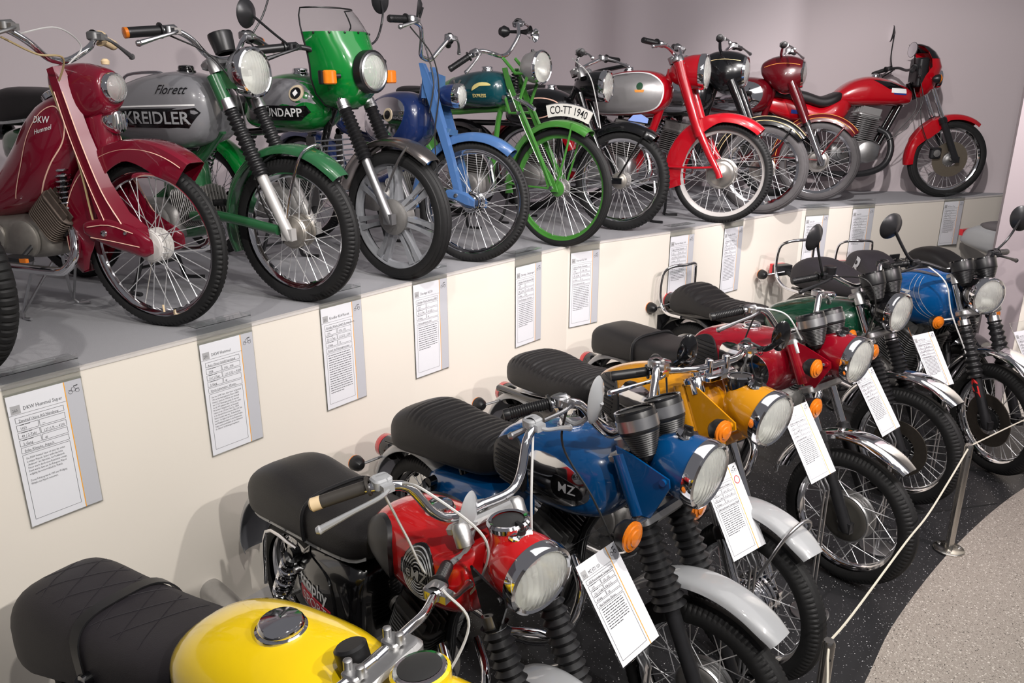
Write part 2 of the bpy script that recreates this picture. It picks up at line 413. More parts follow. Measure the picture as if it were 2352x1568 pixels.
def headlamp(B, c, r, depth, m, ax=(1, 0, -.04), steer=True, rimm=CHR, rear=1., lensr=.88, knob=False):
    """c = centre of the lens ring"""
    c = V3(c); ax = V3(ax); ax /= np.linalg.norm(ax)
    pr = [(-depth, .004), (-depth * .97, r * .32), (-depth * .85, r * .62), (-depth * .62, r * .86), (-depth * .35, r * .98), (-.02, r * 1.0)]
    o = B.p('headlamp', MB().lathe(pr, c, ax, 36), m, steer)
    rb = MB().lathe([(-.026, r * 1.0), (-.026, r * 1.04), (-.006, r * 1.05), (.006, r * 1.02), (.010, r * .94), (.006, r * lensr), (-.006, r * lensr)], c, ax, 40); B.p('headlamp_rim', rb, rimm, parent=o)
    rf = MB().lathe([(-.075, .0), (-.07, r * .3), (-.05, r * .6), (-.02, r * .8), (.0, r * lensr)], c, ax, 32); B.p('reflector', rf, REFL, parent=o)
    ln = MB().lathe([(.003, r * lensr), (.012, r * .75), (.02, r * .5), (.026, r * .25), (.027, .0)], c, ax, 36); ln.lathe([(.0, r * lensr), (.009, r * .75), (.017, r * .5), (.023, r * .25), (.024, 0)][::-1], c, ax, 36); B.p('headlamp_lens', ln, GLS, parent=o)
    bl = MB().lathe([(-.06, .012), (-.03, .014), (-.02, .009), (-.018, 0)], c, ax, 12); B.p('bulb', bl, WHT, parent=o)
    if knob:
        kp = c - ax * .075 + V3((0, 0, r * .96)); kb = MB().lathe([(-.004, .034), (.002, .032), (.003, .012)], kp, (.25, 0, 1), 24); q = B.p('ignition_plate', kb, CHR, parent=o)
        k2 = MB().lathe([(0, .016), (.014, .014), (.016, .012), (.016, 0)], kp, (.25, 0, 1), 14); k2.box(kp + V3((0, 0, .02)), (.026, .009, .012)); B.p('ignition_key', k2, BRUB, parent=q)
    return o
def forks(B, gaiter=True, y=.088, x0=.02, z0=.285, top=.86, gbot=.40, gtop=.80, slider=BLKM, stanch=CHR, gm=BRUB, gr=.036, sr=.025, tr=.0175, rip=15, brace=None, ft=26, upper=None, upto=None):
    d = V3((-math.sin(ft * D2R), 0, math.cos(ft * D2R))); Z = lambda z: (z - z0) / d[2]
    for s in (-1, 1):
        o0 = V3((x0, s * y, z0)); P = lambda z: o0 + d * Z(z)
        mb = MB().tube([P(z0 - .02), P(z0 + .01), P(z0 + .05), P(gbot + .03)], [sr * .8, sr, sr * .95, sr * .95], 12); mb.box(P(z0) + V3((0, 0, 0)), (.05, .03, .045))
        o = B.p('fork_leg', mb, slider, True)
        B.p('fork_stanchion', MB().tube([P(gbot), P(top)], tr, 12), stanch, True, label='chrome fork tube' if stanch is CHR else None)
        if gaiter:
            pr = []; 
            for k in range(rip * 4 + 1):
                t = k / (rip * 4); pr.append((Z(gbot) + (Z(gtop) - Z(gbot)) * t, gr * (.93 - .15 * t) + gr * .13 * math.cos(k * math.pi / 2)))
            B.p('fork_gaiter', MB().lathe(pr, o0, d, 20), gm, True, parent=None, angle=80)
            B.p('gaiter_clamp', MB().lathe([(Z(gtop) - .012, tr), (Z(gtop) - .012, tr + .012), (Z(gtop) + .028, tr + .010), (Z(gtop) + .028, tr)], o0, d, 16), STEEL, True)
        else:
            B.p('dust_cap', MB().lathe([(Z(gbot) - .0, tr), (Z(gbot), sr + .004), (Z(gbot) + .035, sr + .003), (Z(gbot) + .045, tr)], o0, d, 16), BRUB, True)
        if upper:
            mb = MB().tube([P(upto[0]), P(upto[1])], upto[2] if len(upto) > 2 else .029, 16); B.p('fork_shroud', mb, upper, True)
    return d
def clamps(B, m=ALU, z=.97, x=-.30, y=.088, lower=None):
    mb = MB(); R = Rxz(-B.rake)
    mb.rbox((x, 0, z), (.06, y * 2 + .05, .03), .02, R); mb.lathe([(-.02, .03), (.02, .03), (.02, 0)], (x - .04, 0, z), (-.4, 0, .9), 14)
    for s in (-1, 1): mb.lathe([(-.03, .024), (.02, .024), (.03, .016), (.03, 0)], (x + .02, s * y, z - .005), (-.42, 0, .9), 14)
    o = B.p('top_clamp', mb, m, True)
    if lower: B.p('lower_clamp', MB().rbox((lower[0], 0, lower[1]), (.07, y * 2 + .06, .035), .02, R), lower[2] if len(lower) > 2 else m, True)
    return o
def bars(B, P, m=CHR, r=.011, grip=.125, gripm=BRUB, endm=None, endlen=.03, levers=True, lm=STEEL, blocks=True, cables=None, gr=.0165, levlen=.16, ribs=True, lev_dir=(.06, .5, -.35)):
    """P = half handlebar points (right side given with +y, mirrored)"""
    P = [V3(p) for p in P]; L = [p * V3((1, -1, 1)) for p in P[::-1]] + P
    o = B.p('handlebar', MB().tube(L, r, 12, 5), m, True)
    for s in (-1, 1):
        e = P[-1] * V3((1, s, 1)); q = P[-2] * V3((1, s, 1)); d = e - q; d /= np.linalg.norm(d); g0 = e - d * grip
        pr = [(0, r), (0, gr * 1.5), (.006, gr * 1.5), (.008, gr)]
        K = 16
        for k in range(K): t = .012 + (grip - .02) * k / K; pr += [(t, gr), (t + .3 * (grip - .02) / K, gr * (.9 if ribs else 1)), (t + .5 * (grip - .02) / K, gr)]
        pr += [(grip, gr * 1.02), (grip + .006, gr * .9), (grip + .008, 0)]
        g = B.p('handgrip', MB().lathe(pr, g0, d, 16), gripm, parent=o)
        if endm: B.p('grip_end', MB().lathe([(grip - .002, gr * 1.02), (grip + endlen * .75, gr * 1.05), (grip + endlen * .93, gr * .7), (grip + endlen, 0)], g0, d, 16), endm, parent=o)
        pc = g0 - d * .03
        if levers:
            mb = MB().rbox(pc, (.045, .05, .03), .012, None); mb.lathe([(-.02, .018), (.02, .018), (.022, 0)], pc, d, 14); mb.box(pc + V3((.025, 0, -.004)), (.03, .03, .02)); B.p('lever_bracket', mb, lm, parent=o)
            f = V3((lev_dir[0], 0, lev_dir[2] * .1)); a = pc + V3((.035, 0, -.005))
            pts = [a, a + d * .03 + V3((.015, 0, -.006)), a + d * levlen * .55 + V3((.022, 0, -.016)), a + d * levlen + V3((.028, 0, -.03))]
            lv = MB().tube(pts, [.007, .006, .0065, .010], 8, 5); lv.lathe([(-.011, 0), (-.009, .008), (0, .012), (.009, .008), (.011, 0)], pts[-1], d, 10); B.p('lever', lv, lm, parent=o)
    return o
def cable(B, P, m=CABB, r=.0035, steer=True, name='cable'): return B.p(name, MB().tube(P, r, 6, 8), m, steer)
def clock(B, c, r=.045, h=.11, m=BRUB, ax=(-.38, 0, .92), ringm=None, face=True, steer=True, glass=True):
    c = V3(c); a = V3(ax); a /= np.linalg.norm(a)
    pr = [(-h, .0), (-h, r * .34), (-h * .92, r * .45)]
    for k in range(12): t = -h * .9 + h * .5 * k / 12; pr += [(t, r * (.5 + .038 * k)), (t + .0022, r * (.56 + .038 * k))]
    pr += [(-h * .38, r * .98), (-h * .02, r), (0, r * .97), (-.004, r * .9), (-.006, 0)]
    o = B.p('instrument', MB().lathe(pr, c, a, 28), m, steer, angle=70)
    if ringm: B.p('bright_band', MB().lathe([(-h * .36, r * 1.0), (-h * .36, r * 1.03), (-h * .14, r * 1.045), (-h * .14, r * 1.0)], c, a, 28), ringm, parent=o)
    B.p('dial', MB().lathe([(-.003, r * .9), (-.003, .0)], c, a, 24), DIAL, parent=o)
    B.p('dial_bezel', MB().lathe([(0, r * .86), (.003, r * .9), (.003, r), (-.004, r * 1.01)], c, a, 28), BLK if ringm or m is BRUB else CHR, parent=o)
    return o
def mirror(B, c, n, r=.055, ry=None, stalk=(), m=BLKM, hm=None, steer=True, sr=.005, sm=None):
    c = V3(c); n = V3(n); n /= np.linalg.norm(n)
    o = B.p('mirror', MB().lathe([(-r * .5, 0), (-r * .48, .010), (-r * .3, r * .5), (-r * .12, r * .9), (.002, r), (.004, r * .96)], c, n, 28, sy=(ry or r) / r), hm or m, steer)
    B.p('mirror_glass', MB().lathe([(.003, r * .95), (.0035, 0)], c, n, 28, sy=(ry or r) / r), MIRG, parent=o)
    if len(stalk): B.p('mirror_stalk', MB().tube([V3(q) for q in stalk] + [c - n * .02], sr, 8, 5), sm or m, parent=o)
    return o
def indicator(B, c, ax=(1, 0, 0), r=.036, stalk=None, steer=True, m=BRUB, rear=False, sm=STEEL):
    c = V3(c); a = V3(ax); a /= np.linalg.norm(a)
    o = B.p('turn_signal', MB().lathe([(-.05, 0), (-.048, r * .4), (-.03, r * .85), (-.005, r), (0, r)], c, a, 22), m, steer)
    pr = [(0, r * .98), (.006, r * .98), (.008, r * .8), (.012, r * .78), (.014, r * .55), (.018, r * .52), (.02, r * .25), (.022, 0)]
    B.p('amber_lens', MB().lathe(pr, c, a, 22), AMB, parent=o)
    if stalk is not None: B.p('signal_stalk', MB().tube([stalk, c - a * .03], .006, 8), sm, parent=o)
    return o
def indicator_box(B, c, stalk, steer=True, size=(.03, .062, .055)):
    o = B.p('turn_signal', MB().rbox(V3(c) - V3((.016, 0, 0)), (.03, size[1], size[2]), .01), BRUB, steer); B.p('amber_lens', MB().rbox(V3(c) + V3((.01, 0, 0)), size, .012), AMB, parent=o)
    B.p('signal_stalk', MB().tube([stalk, V3(c) - V3((.016, 0, 0))], .01, 8), BRUB, parent=o)
def taillamp(B, c, r=.05, m=BLK, steer=False, square=False, carrier=None):
    c = V3(c)
    if square:
        o = B.p('tail_lamp', MB().rbox(c, (.07, .12, .07), .01), BLKM, steer); B.p('red_lens', MB().rbox(c - V3((.05, 0, 0)), (.035, .115, .068), .008), REDL, parent=o)
    else:
        o = B.p('tail_lamp', MB().lathe([(-.0, r), (.03, r), (.05, r * .85), (.06, r * .4), (.062, 0)], c, (1, 0, 0), 24), m, steer)
        B.p('red_lens', MB().lathe([(0, r * 1.02), (-.03, r * 1.0), (-.036, r * .9), (-.038, 0)], c, (1, 0, 0), 24), REDL, parent=o)
    return o
def shock(B, top, bot, r=.03, coils=11, m=CHR, cm=CHR, body=BLK, both=True, cover=0):
    for s in ((-1, 1) if both else (-1,)):
        t = V3(top) * V3((1, s, 1)); b = V3(bot) * V3((1, s, 1)); d = t - b; L = np.linalg.norm(d); d /= L
        mb = MB().lathe([(0, .014), (L * .12, .014), (L * .14, r * .75), (L * .4, r * .7), (L * .4, .012), (L * .95, .012)], b, d, 14); mb.lathe([(-.016, .018), (.016, .018), (.016, 0)], t, (0, s, 0), 12); mb.lathe([(-.016, .016), (.016, .016), (.016, 0)], b, (0, s, 0), 12)
        mb.lathe([(L * .88, .012), (L * .86, r), (L * .93, r), (L * .95, .012)], b, d, 16)
        o = B.p('shock_absorber', mb, body)
        u = np.cross(d, (0, 1, 0)); u /= np.linalg.norm(u); w = np.cross(d, u); P = []
        for k in range(coils * 12 + 1): a = k * math.pi / 6; P.append(b + d * (L * (.15 + .7 * k / (coils * 12))) + r * (math.cos(a) * u + math.sin(a) * w))
        B.p('spring', MB().tube(P, r * .19, 6), cm, parent=o)
def cylinder(B, base, tilt=10, h=.16, w=.13, l=.15, nf=11, m=FIN, head=True, name='cylinder', headm=None):
    R = Rxz(tilt); d = R @ V3((0, 0, 1)); b = V3(base); mb = MB()
    mb.lathe([(0, w * .33), (h, w * .33)], b, d, 18)
    for k in range(nf):
        t = (k + .5) / nf; mb.rbox(b + d * h * t * .72, (l, w, h * .72 / nf * .38), .03, R)
    o = B.p(name, mb, m)
    hb = MB()
    for k in range(9):
        y = (k - 4) / 4 * w * .46; hb.rbox(b + d * (h * .86) + V3((0, y, 0)), (l * (1 - .1 * abs(k - 4) / 4), .0045, h * .26), .0, R) if False else hb.box(b + d * (h * .86) + V3((0, y, 0)), (l * (1 - .25 * (abs(k - 4) / 4) ** 2), .0045, h * .28), R)
    hb.rbox(b + d * h * .78, (l, w, h * .08), .03, R); B.p('cylinder_head', hb, headm or m, parent=o)
    sp = MB().lathe([(0, .012), (.03, .01), (.035, .016), (.06, .014), (.062, 0)], b + d * h * .95, d, 12); sp.tube([b + d * (h * .95 + .05), b + d * (h * .95 + .05) + V3((-.05, 0, .0))], .011, 8); B.p('spark_plug_cap', sp, BRUB, parent=o)
    return o
def crankcase(B, x, z, L=.34, H=.17, W=.12, m=ALU, name='engine_case', cover=True, tilt=0):
    b = Body([(x - L / 2, z - H * .25, z + H * .25, W * .5, 3, .5), (x - L * .46, z - H * .42, z + H * .42, W * .85, 3, .5), (x - L * .2, z - H * .48, z + H * .45, W, 3, .5), (x + L * .15, z - H * .5, z + H * .5, W, 3, .5), (x + L * .42, z - H * .38, z + H * .4, W * .9, 3, .5), (x + L / 2, z - H * .2, z + H * .2, W * .5, 3, .5)], 26)
    o = B.p(name, b.mesh(), m)
    if cover:
        c = MB(); c.lathe([(0, H * .42), (.01, H * .42), (.018, H * .36), (.02, 0)], (x + L * .2, -W * .97, z), (0, -1, 0), 28); c.lathe([(0, H * .34), (.01, H * .33), (.014, H * .28), (.015, 0)], (x - L * .22, -W * .97, z), (0, -1, 0), 24)
        B.p('clutch_cover', c, m, parent=o)
        k = MB().tube([(x - L * .3, -W * 1.0, z), (x - L * .3, -W * 1.3, z), (x - L * .05, -W * 1.35, z + .07)], .007, 8, 4); B.p('kick_starter', k, CHR, parent=o)
    return o
def stand(B, x, h, w=.16, m=BLKM, spread=.1):
    mb = MB()
    for s in (-1, 1): mb.tube([(x, s * .06, h), (x - .02, s * w * .8, .05), (x - .03, s * w, .008), (x + .05, s * (w + .02), .008)], .009, 8, 3)
    mb.tube([(x - .015, -w * .62, .1), (x - .015, w * .62, .1)], .007, 6); B.p('centre_stand', mb, m)
def tubes(B, name, L, r, m, steer=False):
    mb = MB()
    for P in L: mb.tube(P, r, 10, 4)
    return B.p(name, mb, m, steer)

# ================================================================== SETTING
PH = 1.09
EDGE = [(-3.0, .05), (-1.45, 2.04), (-.45, 3.32), (.31, 4.2), (.96, 4.66), (2.12, 5.65), (3.44, 6.17), (4.3, 6.60)]
WALL = [(-6.2, .0), (-4.2, 2.4), (-2.85, 4.0), (.19, 7.65), (1.1, 7.62), (1.75, 7.15), (2.7, 6.85), (4.3, 6.62)]
def struct(o): o['kind'] = 'structure'; return o
def sdist(*a): pass
# platform top (carpet) and front faces
WMAT = mat('warm_white_wall_paint', srgb(228, 221, 210), .75, bump=.12, bscale=60, noise=.012, nscale=3)
WALLM = mat('mauve_grey_wall_paint', srgb(190, 180, 183), .8, bump=.1, bscale=80, noise=.02, nscale=2)
CARP = mat('grey_carpet', srgb(158, 158, 162), .95, bump=.8, bscale=700, noise=.18, nscale=500)
mb = MB(); n = len(EDGE); E2 = catmull(EDGE, 1)
v = [(x, y, PH) for x, y in EDGE] + [(x - .0, y + .0, PH) for x, y in WALL]; f = []
mb.add(v, [(i, i + 1, len(EDGE) + i + 1, len(EDGE) + i) for i in range(len(EDGE) - 1)])
top = mb.build('floor_platform', CARP, smooth=False); struct(top)
mb = MB(); v = [(x, y, z) for x, y in EDGE for z in (0, PH)]; mb.add(v, [(2 * i, 2 * i + 2, 2 * i + 3, 2 * i + 1) for i in range(n - 1)])
struct(mb.build('wall_platform_front', WMAT, smooth=False))
WP = catmull(WALL, 8); mb = MB(); v = [(x, y, z) for x, y in WP for z in (PH - .02, 4.2)]; mb.add(v, [(2 * i, 2 * i + 2, 2 * i + 3, 2 * i + 1) for i in range(len(WP) - 1)])
struct(mb.build('wall_back', WALLM, smooth=True, angle=60))
# aluminium edge trim along the platform and skirting at its foot
mb = MB()
for a, b in zip(EDGE[:-1], EDGE[1:]):
    a = V3((*a, PH)); b = V3((*b, PH)); d = (b - a) / np.linalg.norm(b - a); nn = V3((d[1], -d[0], 0))
    mb.rings([np.array([q - nn * .02 + V3((0, 0, .001)), q + nn * .003 + V3((0, 0, .001)), q + nn * .003 - V3((0, 0, .008)), q - nn * .02 - V3((0, 0, .004))]) for q in (a, b)], True)
struct(mb.build('trim_1', mat('pale_edge_strip', srgb(205, 200, 196), .5), smooth=False))
mb = MB()
for a, b in zip(EDGE[:-1], EDGE[1:]):
    a = V3((*a, 0)); b = V3((*b, 0)); d = (b - a) / np.linalg.norm(b - a); nn = V3((d[1], -d[0], 0))
    mb.rings([np.array([q, q + nn * .075, q + nn * .07 + V3((0, 0, .006)), q + V3((0, 0, .01))]) for q in (a, b)], True)
struct(mb.build('baseboard_platform', mat('grey_cove_strip', srgb(170, 168, 168), .4), smooth=False))
# dividing wall at the right end
mb = MB(); 
mb = MB(); mb.rings([np.array([V3((2.80, 4.42, z)), V3((2.975, 4.35, z)), V3((3.1, 4.5, z)), V3((2.9, 4.6, z))]) for z in (0, 4.2)], True)
struct(mb.build('wall_right', mat('grey_dividing_wall_paint', srgb(148, 138, 141), .8, noise=.02, nscale=2), smooth=False))
mb = MB(); mb.rings([np.array([V3((2.977, 4.351, z)), V3((5.8, 3.0, z)), V3((5.8, 3.2, z)), V3((3.05, 4.48, z))]) for z in (0, 4.2)], True)
struct(mb.build('wall_right_return', WMAT, smooth=False))
mb = MB(); mb.rings([np.array([V3((2.795, 4.405, z)), V3((2.975, 4.33, z)), V3((2.975, 4.35, z)), V3((2.80, 4.42, z))]) for z in (0, .07)], True)
struct(mb.build('baseboard_right', WMAT, smooth=False))
# floors: black speckled rubber bay and pale terrazzo aisle
def speckle(name, base, sp, rough):
    m = bpy.data.materials.new(name); m.use_nodes = True; nt = m.node_tree; p = nt.nodes['Principled BSDF']; tc = nt.nodes.new('ShaderNodeTexCoord')
    col = nt.nodes.new('ShaderNodeRGB'); col.outputs[0].default_value = (*base, 1); cur = col.outputs[0]
    for i, (sc, thr, c, cut) in enumerate(sp):
        mp = nt.nodes.new('ShaderNodeMapping'); mp.inputs['Location'].default_value = (i * 3.7, i * 1.3, 0); mp.inputs['Scale'].default_value = (1, 1.0, 1); nt.links.new(tc.outputs['Object'], mp.inputs['Vector'])
        nz = nt.nodes.new('ShaderNodeTexNoise'); nz.inputs['Scale'].default_value = sc * .8; nt.links.new(mp.outputs[0], nz.inputs['Vector'])
        av = nt.nodes.new('ShaderNodeVectorMath'); av.operation = 'MULTIPLY_ADD'; av.inputs[1].default_value = (.012,) * 3; nt.links.new(nz.outputs['Color'], av.inputs[0]); nt.links.new(mp.outputs[0], av.inputs[2])
        vo = nt.nodes.new('ShaderNodeTexVoronoi'); vo.inputs['Scale'].default_value = sc; nt.links.new(av.outputs[0], vo.inputs['Vector'])
        lt = nt.nodes.new('ShaderNodeMath'); lt.operation = 'LESS_THAN'; lt.inputs[1].default_value = thr; nt.links.new(vo.outputs['Distance'], lt.inputs[0])
        sx = nt.nodes.new('ShaderNodeSeparateColor'); nt.links.new(vo.outputs['Color'], sx.inputs[0])
        gt = nt.nodes.new('ShaderNodeMath'); gt.operation = 'GREATER_THAN'; gt.inputs[1].default_value = cut; nt.links.new(sx.outputs[0], gt.inputs[0])
        ml = nt.nodes.new('ShaderNodeMath'); ml.operation = 'MULTIPLY'; nt.links.new(lt.outputs[0], ml.inputs[0]); nt.links.new(gt.outputs[0], ml.inputs[1])
        mx = nt.nodes.new('ShaderNodeMix'); mx.data_type = 'RGBA'; nt.links.new(ml.outputs[0], mx.inputs['Factor']); nt.links.new(cur, mx.inputs['A']); mx.inputs['B'].default_value = (*c, 1); cur = mx.outputs['Result']
    nt.links.new(cur, p.inputs['Base Color']); p.inputs['Roughness'].default_value = rough; p.inputs['Specular IOR Level'].default_value = .35
    return m
FD = speckle('black_rubber_floor_with_white_flecks', (.022, .022, .024), [(95, .2, (.5, .5, .51), .76), (150, .18, (.38, .38, .39), .76)], .38)
FL = speckle('pale_terrazzo', srgb(150, 142, 134), [(105, .3, srgb(204, 198, 190), .6), (130, .28, srgb(50, 45, 41), .76), (190, .36, srgb(176, 169, 161), .5), (210, .3, srgb(80, 71, 65), .62)], .45)
CURV = catmull([(-1.6, -1.2), (-.2, .45), (.62, 1.42), (1.17, 2.10), (1.46, 2.46), (1.97, 2.97), (2.59, 3.48), (3.4, 4.0), (5.2, 4.9)], 6)
mb = MB(); mb.add([(-7, -3, -.004), (7, -3, -.004), (7, 9, -.004), (-7, 9, -.004)], [(0, 1, 2, 3)]); struct(mb.build('floor', FD, smooth=False))
mb = MB(); v = [(x, y, 0) for x, y in CURV] + [(7.0, y - 2.6, 0) for x, y in CURV]; k = len(CURV)
mb.add(v, [(i, i + k, i + k + 1, i + 1) for i in range(k - 1)]); struct(mb.build('floor_aisle', FL, smooth=False))
mb = MB()
for a, b in (((1.15, 3.05), (2.35, 3.32)), ((.35, 2.05), (1.2, 1.75)), ((1.9, 3.75), (2.9, 3.60))):
    a = V3((*a, 0)); b = V3((*b, 0)); d = (b - a) / np.linalg.norm(b - a); nn = V3((d[1], -d[0], 0)) * .004
    mb.rings([np.array([q - nn + V3((0, 0, -.0035)), q + nn + V3((0, 0, -.0035)), q + nn + V3((0, 0, -.0025)), q - nn + V3((0, 0, -.0025))]) for q in (a, b)], True)
struct(mb.build('trim_2', mat('floor_joint', (.01, .01, .01), .7), smooth=False))

# ================================================================== PLACARDS
def logo_mesh(mb, ox, oy, s, z=.0009):
    # small veteran-car outline drawn with thin strokes
    def st(P, w=.0011):
        P = np.array(P, float) * s + (ox, oy)
        for a, b in zip(P[:-1], P[1:]):
            d = b - a; L = np.linalg.norm(d); 
            if L < 1e-6: continue
            nn = np.array([-d[1], d[0]]) / L * w / 2; mb.add([(*(a - nn), z), (*(b - nn), z), (*(b + nn), z), (*(a + nn), z)], [(0, 1, 2, 3)])
    cir = lambda cx, cy, r: [(cx + r * math.cos(t), cy + r * math.sin(t)) for t in np.linspace(0, 2 * math.pi, 13)]
    st(cir(-.6, -.3, .3)); st(cir(.6, -.2, .33)); st([(-.9, .1), (-.4, .1), (-.2, -.2), (.2, -.2), (.3, .15), (.95, .2)]); st([(-.4, .1), (-.3, .5), (.1, .55), (.3, .15)]); st([(.0, .7), (.75, .8)], .003)
def words(mb, x0, x1, y, h, rnd, z=.0009, fill=1.):
    x = x0; end = x0 + (x1 - x0) * fill
    while x < end - .002:
        w = rnd.uniform(.006, .02); w = min(w, end - x)
        mb.add([(x, y, z), (x + w, y, z), (x + w, y + h, z), (x, y + h, z)], [(0, 1, 2, 3)]); x += w + .0022
def placard(label, M, w, h, num, title, maker, rows, owner, para, stand=False, seed=0, group=None, topclear=.0, hook=True, sticker=False, real=True, hookz=.03):
    root = bpy.data.objects.new('info_placard', None); C.objects.link(root); root.matrix_world = M
    tag(root, label, 'sign', group)
    mb = MB(); mb.rbox((0, topclear / 2, -.0025), (w, h + topclear, .003), .004)
    if hook:   # clear acrylic hook folded over the platform edge
        mb.rbox((0, h / 2 + .03, -.0015), (w, .06 + hookz, .002), .003); mb.box((0, h / 2 + .045 + hookz / 2, -.035), (w, .0015, .07))
    mb.build('acrylic_holder', ACR, root, smooth=False)
    pw, ph = w * .97, h * .97; x0 = -pw / 2; y0 = ph / 2; sx = x0 + pw * .76
    mb = MB(); mb.add([(x0, -y0, 0), (sx, -y0, 0), (sx, y0, 0), (x0, y0, 0), (x0, -y0, .0004), (sx, -y0, .0004), (sx, y0, .0004), (x0, y0, .0004)], [(4, 5, 6, 7), (0, 3, 2, 1), (0, 1, 5, 4), (2, 3, 7, 6)]); mb.build('paper_sheet', PAPER, root, smooth=False)
    mb = MB().box(((sx + pw / 2) / 2, 0, .0002), (pw / 2 - sx, ph, .0005)); mb.build('grey_side_strip', GREYP if not stand else PAPER, root, smooth=False)
    mb = MB().box((sx, 0, .0006), (.0028, ph, .0004)); mb.build('orange_line', ORA, root, smooth=False)
    rnd = random.Random(seed + 11); k = w / .215; mb = MB(); z = .0009
    def T(t, x, y, s, xs=.72):
        if not t: return
        v, f = text2d(t, s * k, 1, 0, 'LEFT'); 
        if len(v): mb.add([(a * xs + x, b + y, z) for a, b in v], f)
    lx = x0 + .022 * k; H = ph
    Y = lambda t: y0 - t * H
    def box(xa, ya, xb, yb, ww=.0005):
        for a, b, c, d in ((xa, ya, xb, ya), (xa, yb, xb, yb)): mb.add([(a, b - ww, z), (c, b - ww, z), (c, b + ww, z), (a, b + ww, z)], [(0, 1, 2, 3)])
        for a, b, c, d in ((xa, ya, xa, yb), (xb, ya, xb, yb)): mb.add([(a - ww, d, z), (a + ww, d, z), (a + ww, b, z), (a - ww, b, z)], [(0, 1, 2, 3)])
    rx = sx - .012 * k
    g = MB().box((lx - .002, Y(.105), .0006), (.026 * k, .026 * k, .0004)); g.build('number_box', mat('grey_number_box', srgb(170, 170, 172), .6), root, smooth=False)
    T(num, lx - .011 * k, Y(.095), .0135); T(title, lx + .018 * k, Y(.088), .0165, .74)
    mb.add([(x0, Y(.142) - .0004, z), (sx, Y(.142) - .0004, z), (sx, Y(.142) + .0004, z), (x0, Y(.142) + .0004, z)], [(0, 1, 2, 3)])
    box(lx - .008, Y(.205), rx, Y(.165)); T(maker, lx, Y(.178), .0125)
    yy = .22
    for a, b in rows:
        box(lx - .008, Y(yy + .045), lx + .05 * k, Y(yy)); box(lx + .053 * k, Y(yy + .045), rx, Y(yy)); T(a, lx, Y(yy + .016), .0125); T(b, lx + .060 * k, Y(yy + .016), .0125, .62); yy += .057
        words(mb, lx, lx + .03 * k, Y(yy - .052), .0012, rnd)
    box(lx - .008, Y(yy + .042), rx, Y(yy)); T(owner, lx, Y(yy + .013), .0125); yy += .055
    box(lx - .008, Y(.95), rx, Y(yy)); yy += .02
    if isinstance(para, int):
        for i in range(para): words(mb, lx, rx - .006, Y(yy + .004), .0026 * k, rnd, fill=.97 if i < para - 1 else .6); yy += .0235
    else:
        for t in para: T(t, lx, Y(yy), .0092, .63); yy += .0245
    logo_mesh(mb, (sx + pw / 2) / 2, Y(.075), .017 * k)
    o = mb.build('printed_text', INK, root, smooth=False); o['kind'] = 'stuff'
    if sticker:
        s_ = MB(); s_.lathe([(0, .013), (.0006, .013)], (w * .36, h * .30, .0008), (0, 0, 1), 20, True); o = s_.build('round_sticker', PAPER, root, smooth=False)
        r_ = MB(); r_.lathe([(.0008, .0105), (.0012, .0105), (.0012, .013), (.0008, .013)], (w * .36, h * .30, .0008), (0, 0, 1), 24); r_.build('red_ring', mat('red_print', (.6, .05, .04), .5), o, smooth=False)
    return root
def facemat(x, y, ang, zt, h, off=.006, lean=0):
    # local x along edge, local y up, local z out of the face
    u = Vector((math.cos(ang), math.sin(ang), 0)); nrm = Vector((math.sin(ang), -math.cos(ang), 0)); up = Vector((0, 0, 1))
    if lean: up = (up * math.cos(lean) - nrm * math.sin(lean)); nrm = u.cross(up)
    M = Matrix((u, up, nrm)).transposed().to_4x4(); M.translation = Vector((x, y, zt - h / 2)) + nrm * off; return M
def on_edge(px, py, w):
    for a, b in zip(EDGE[:-1], EDGE[1:]):
        if a[0] - 1e-6 <= px <= b[0]:
            ang = math.atan2(b[1] - a[1], b[0] - a[0]); t = (px - a[0]) / (b[0] - a[0]); return px + math.cos(ang) * w / 2, a[1] + t * (b[1] - a[1]) + math.sin(ang) * w / 2, ang
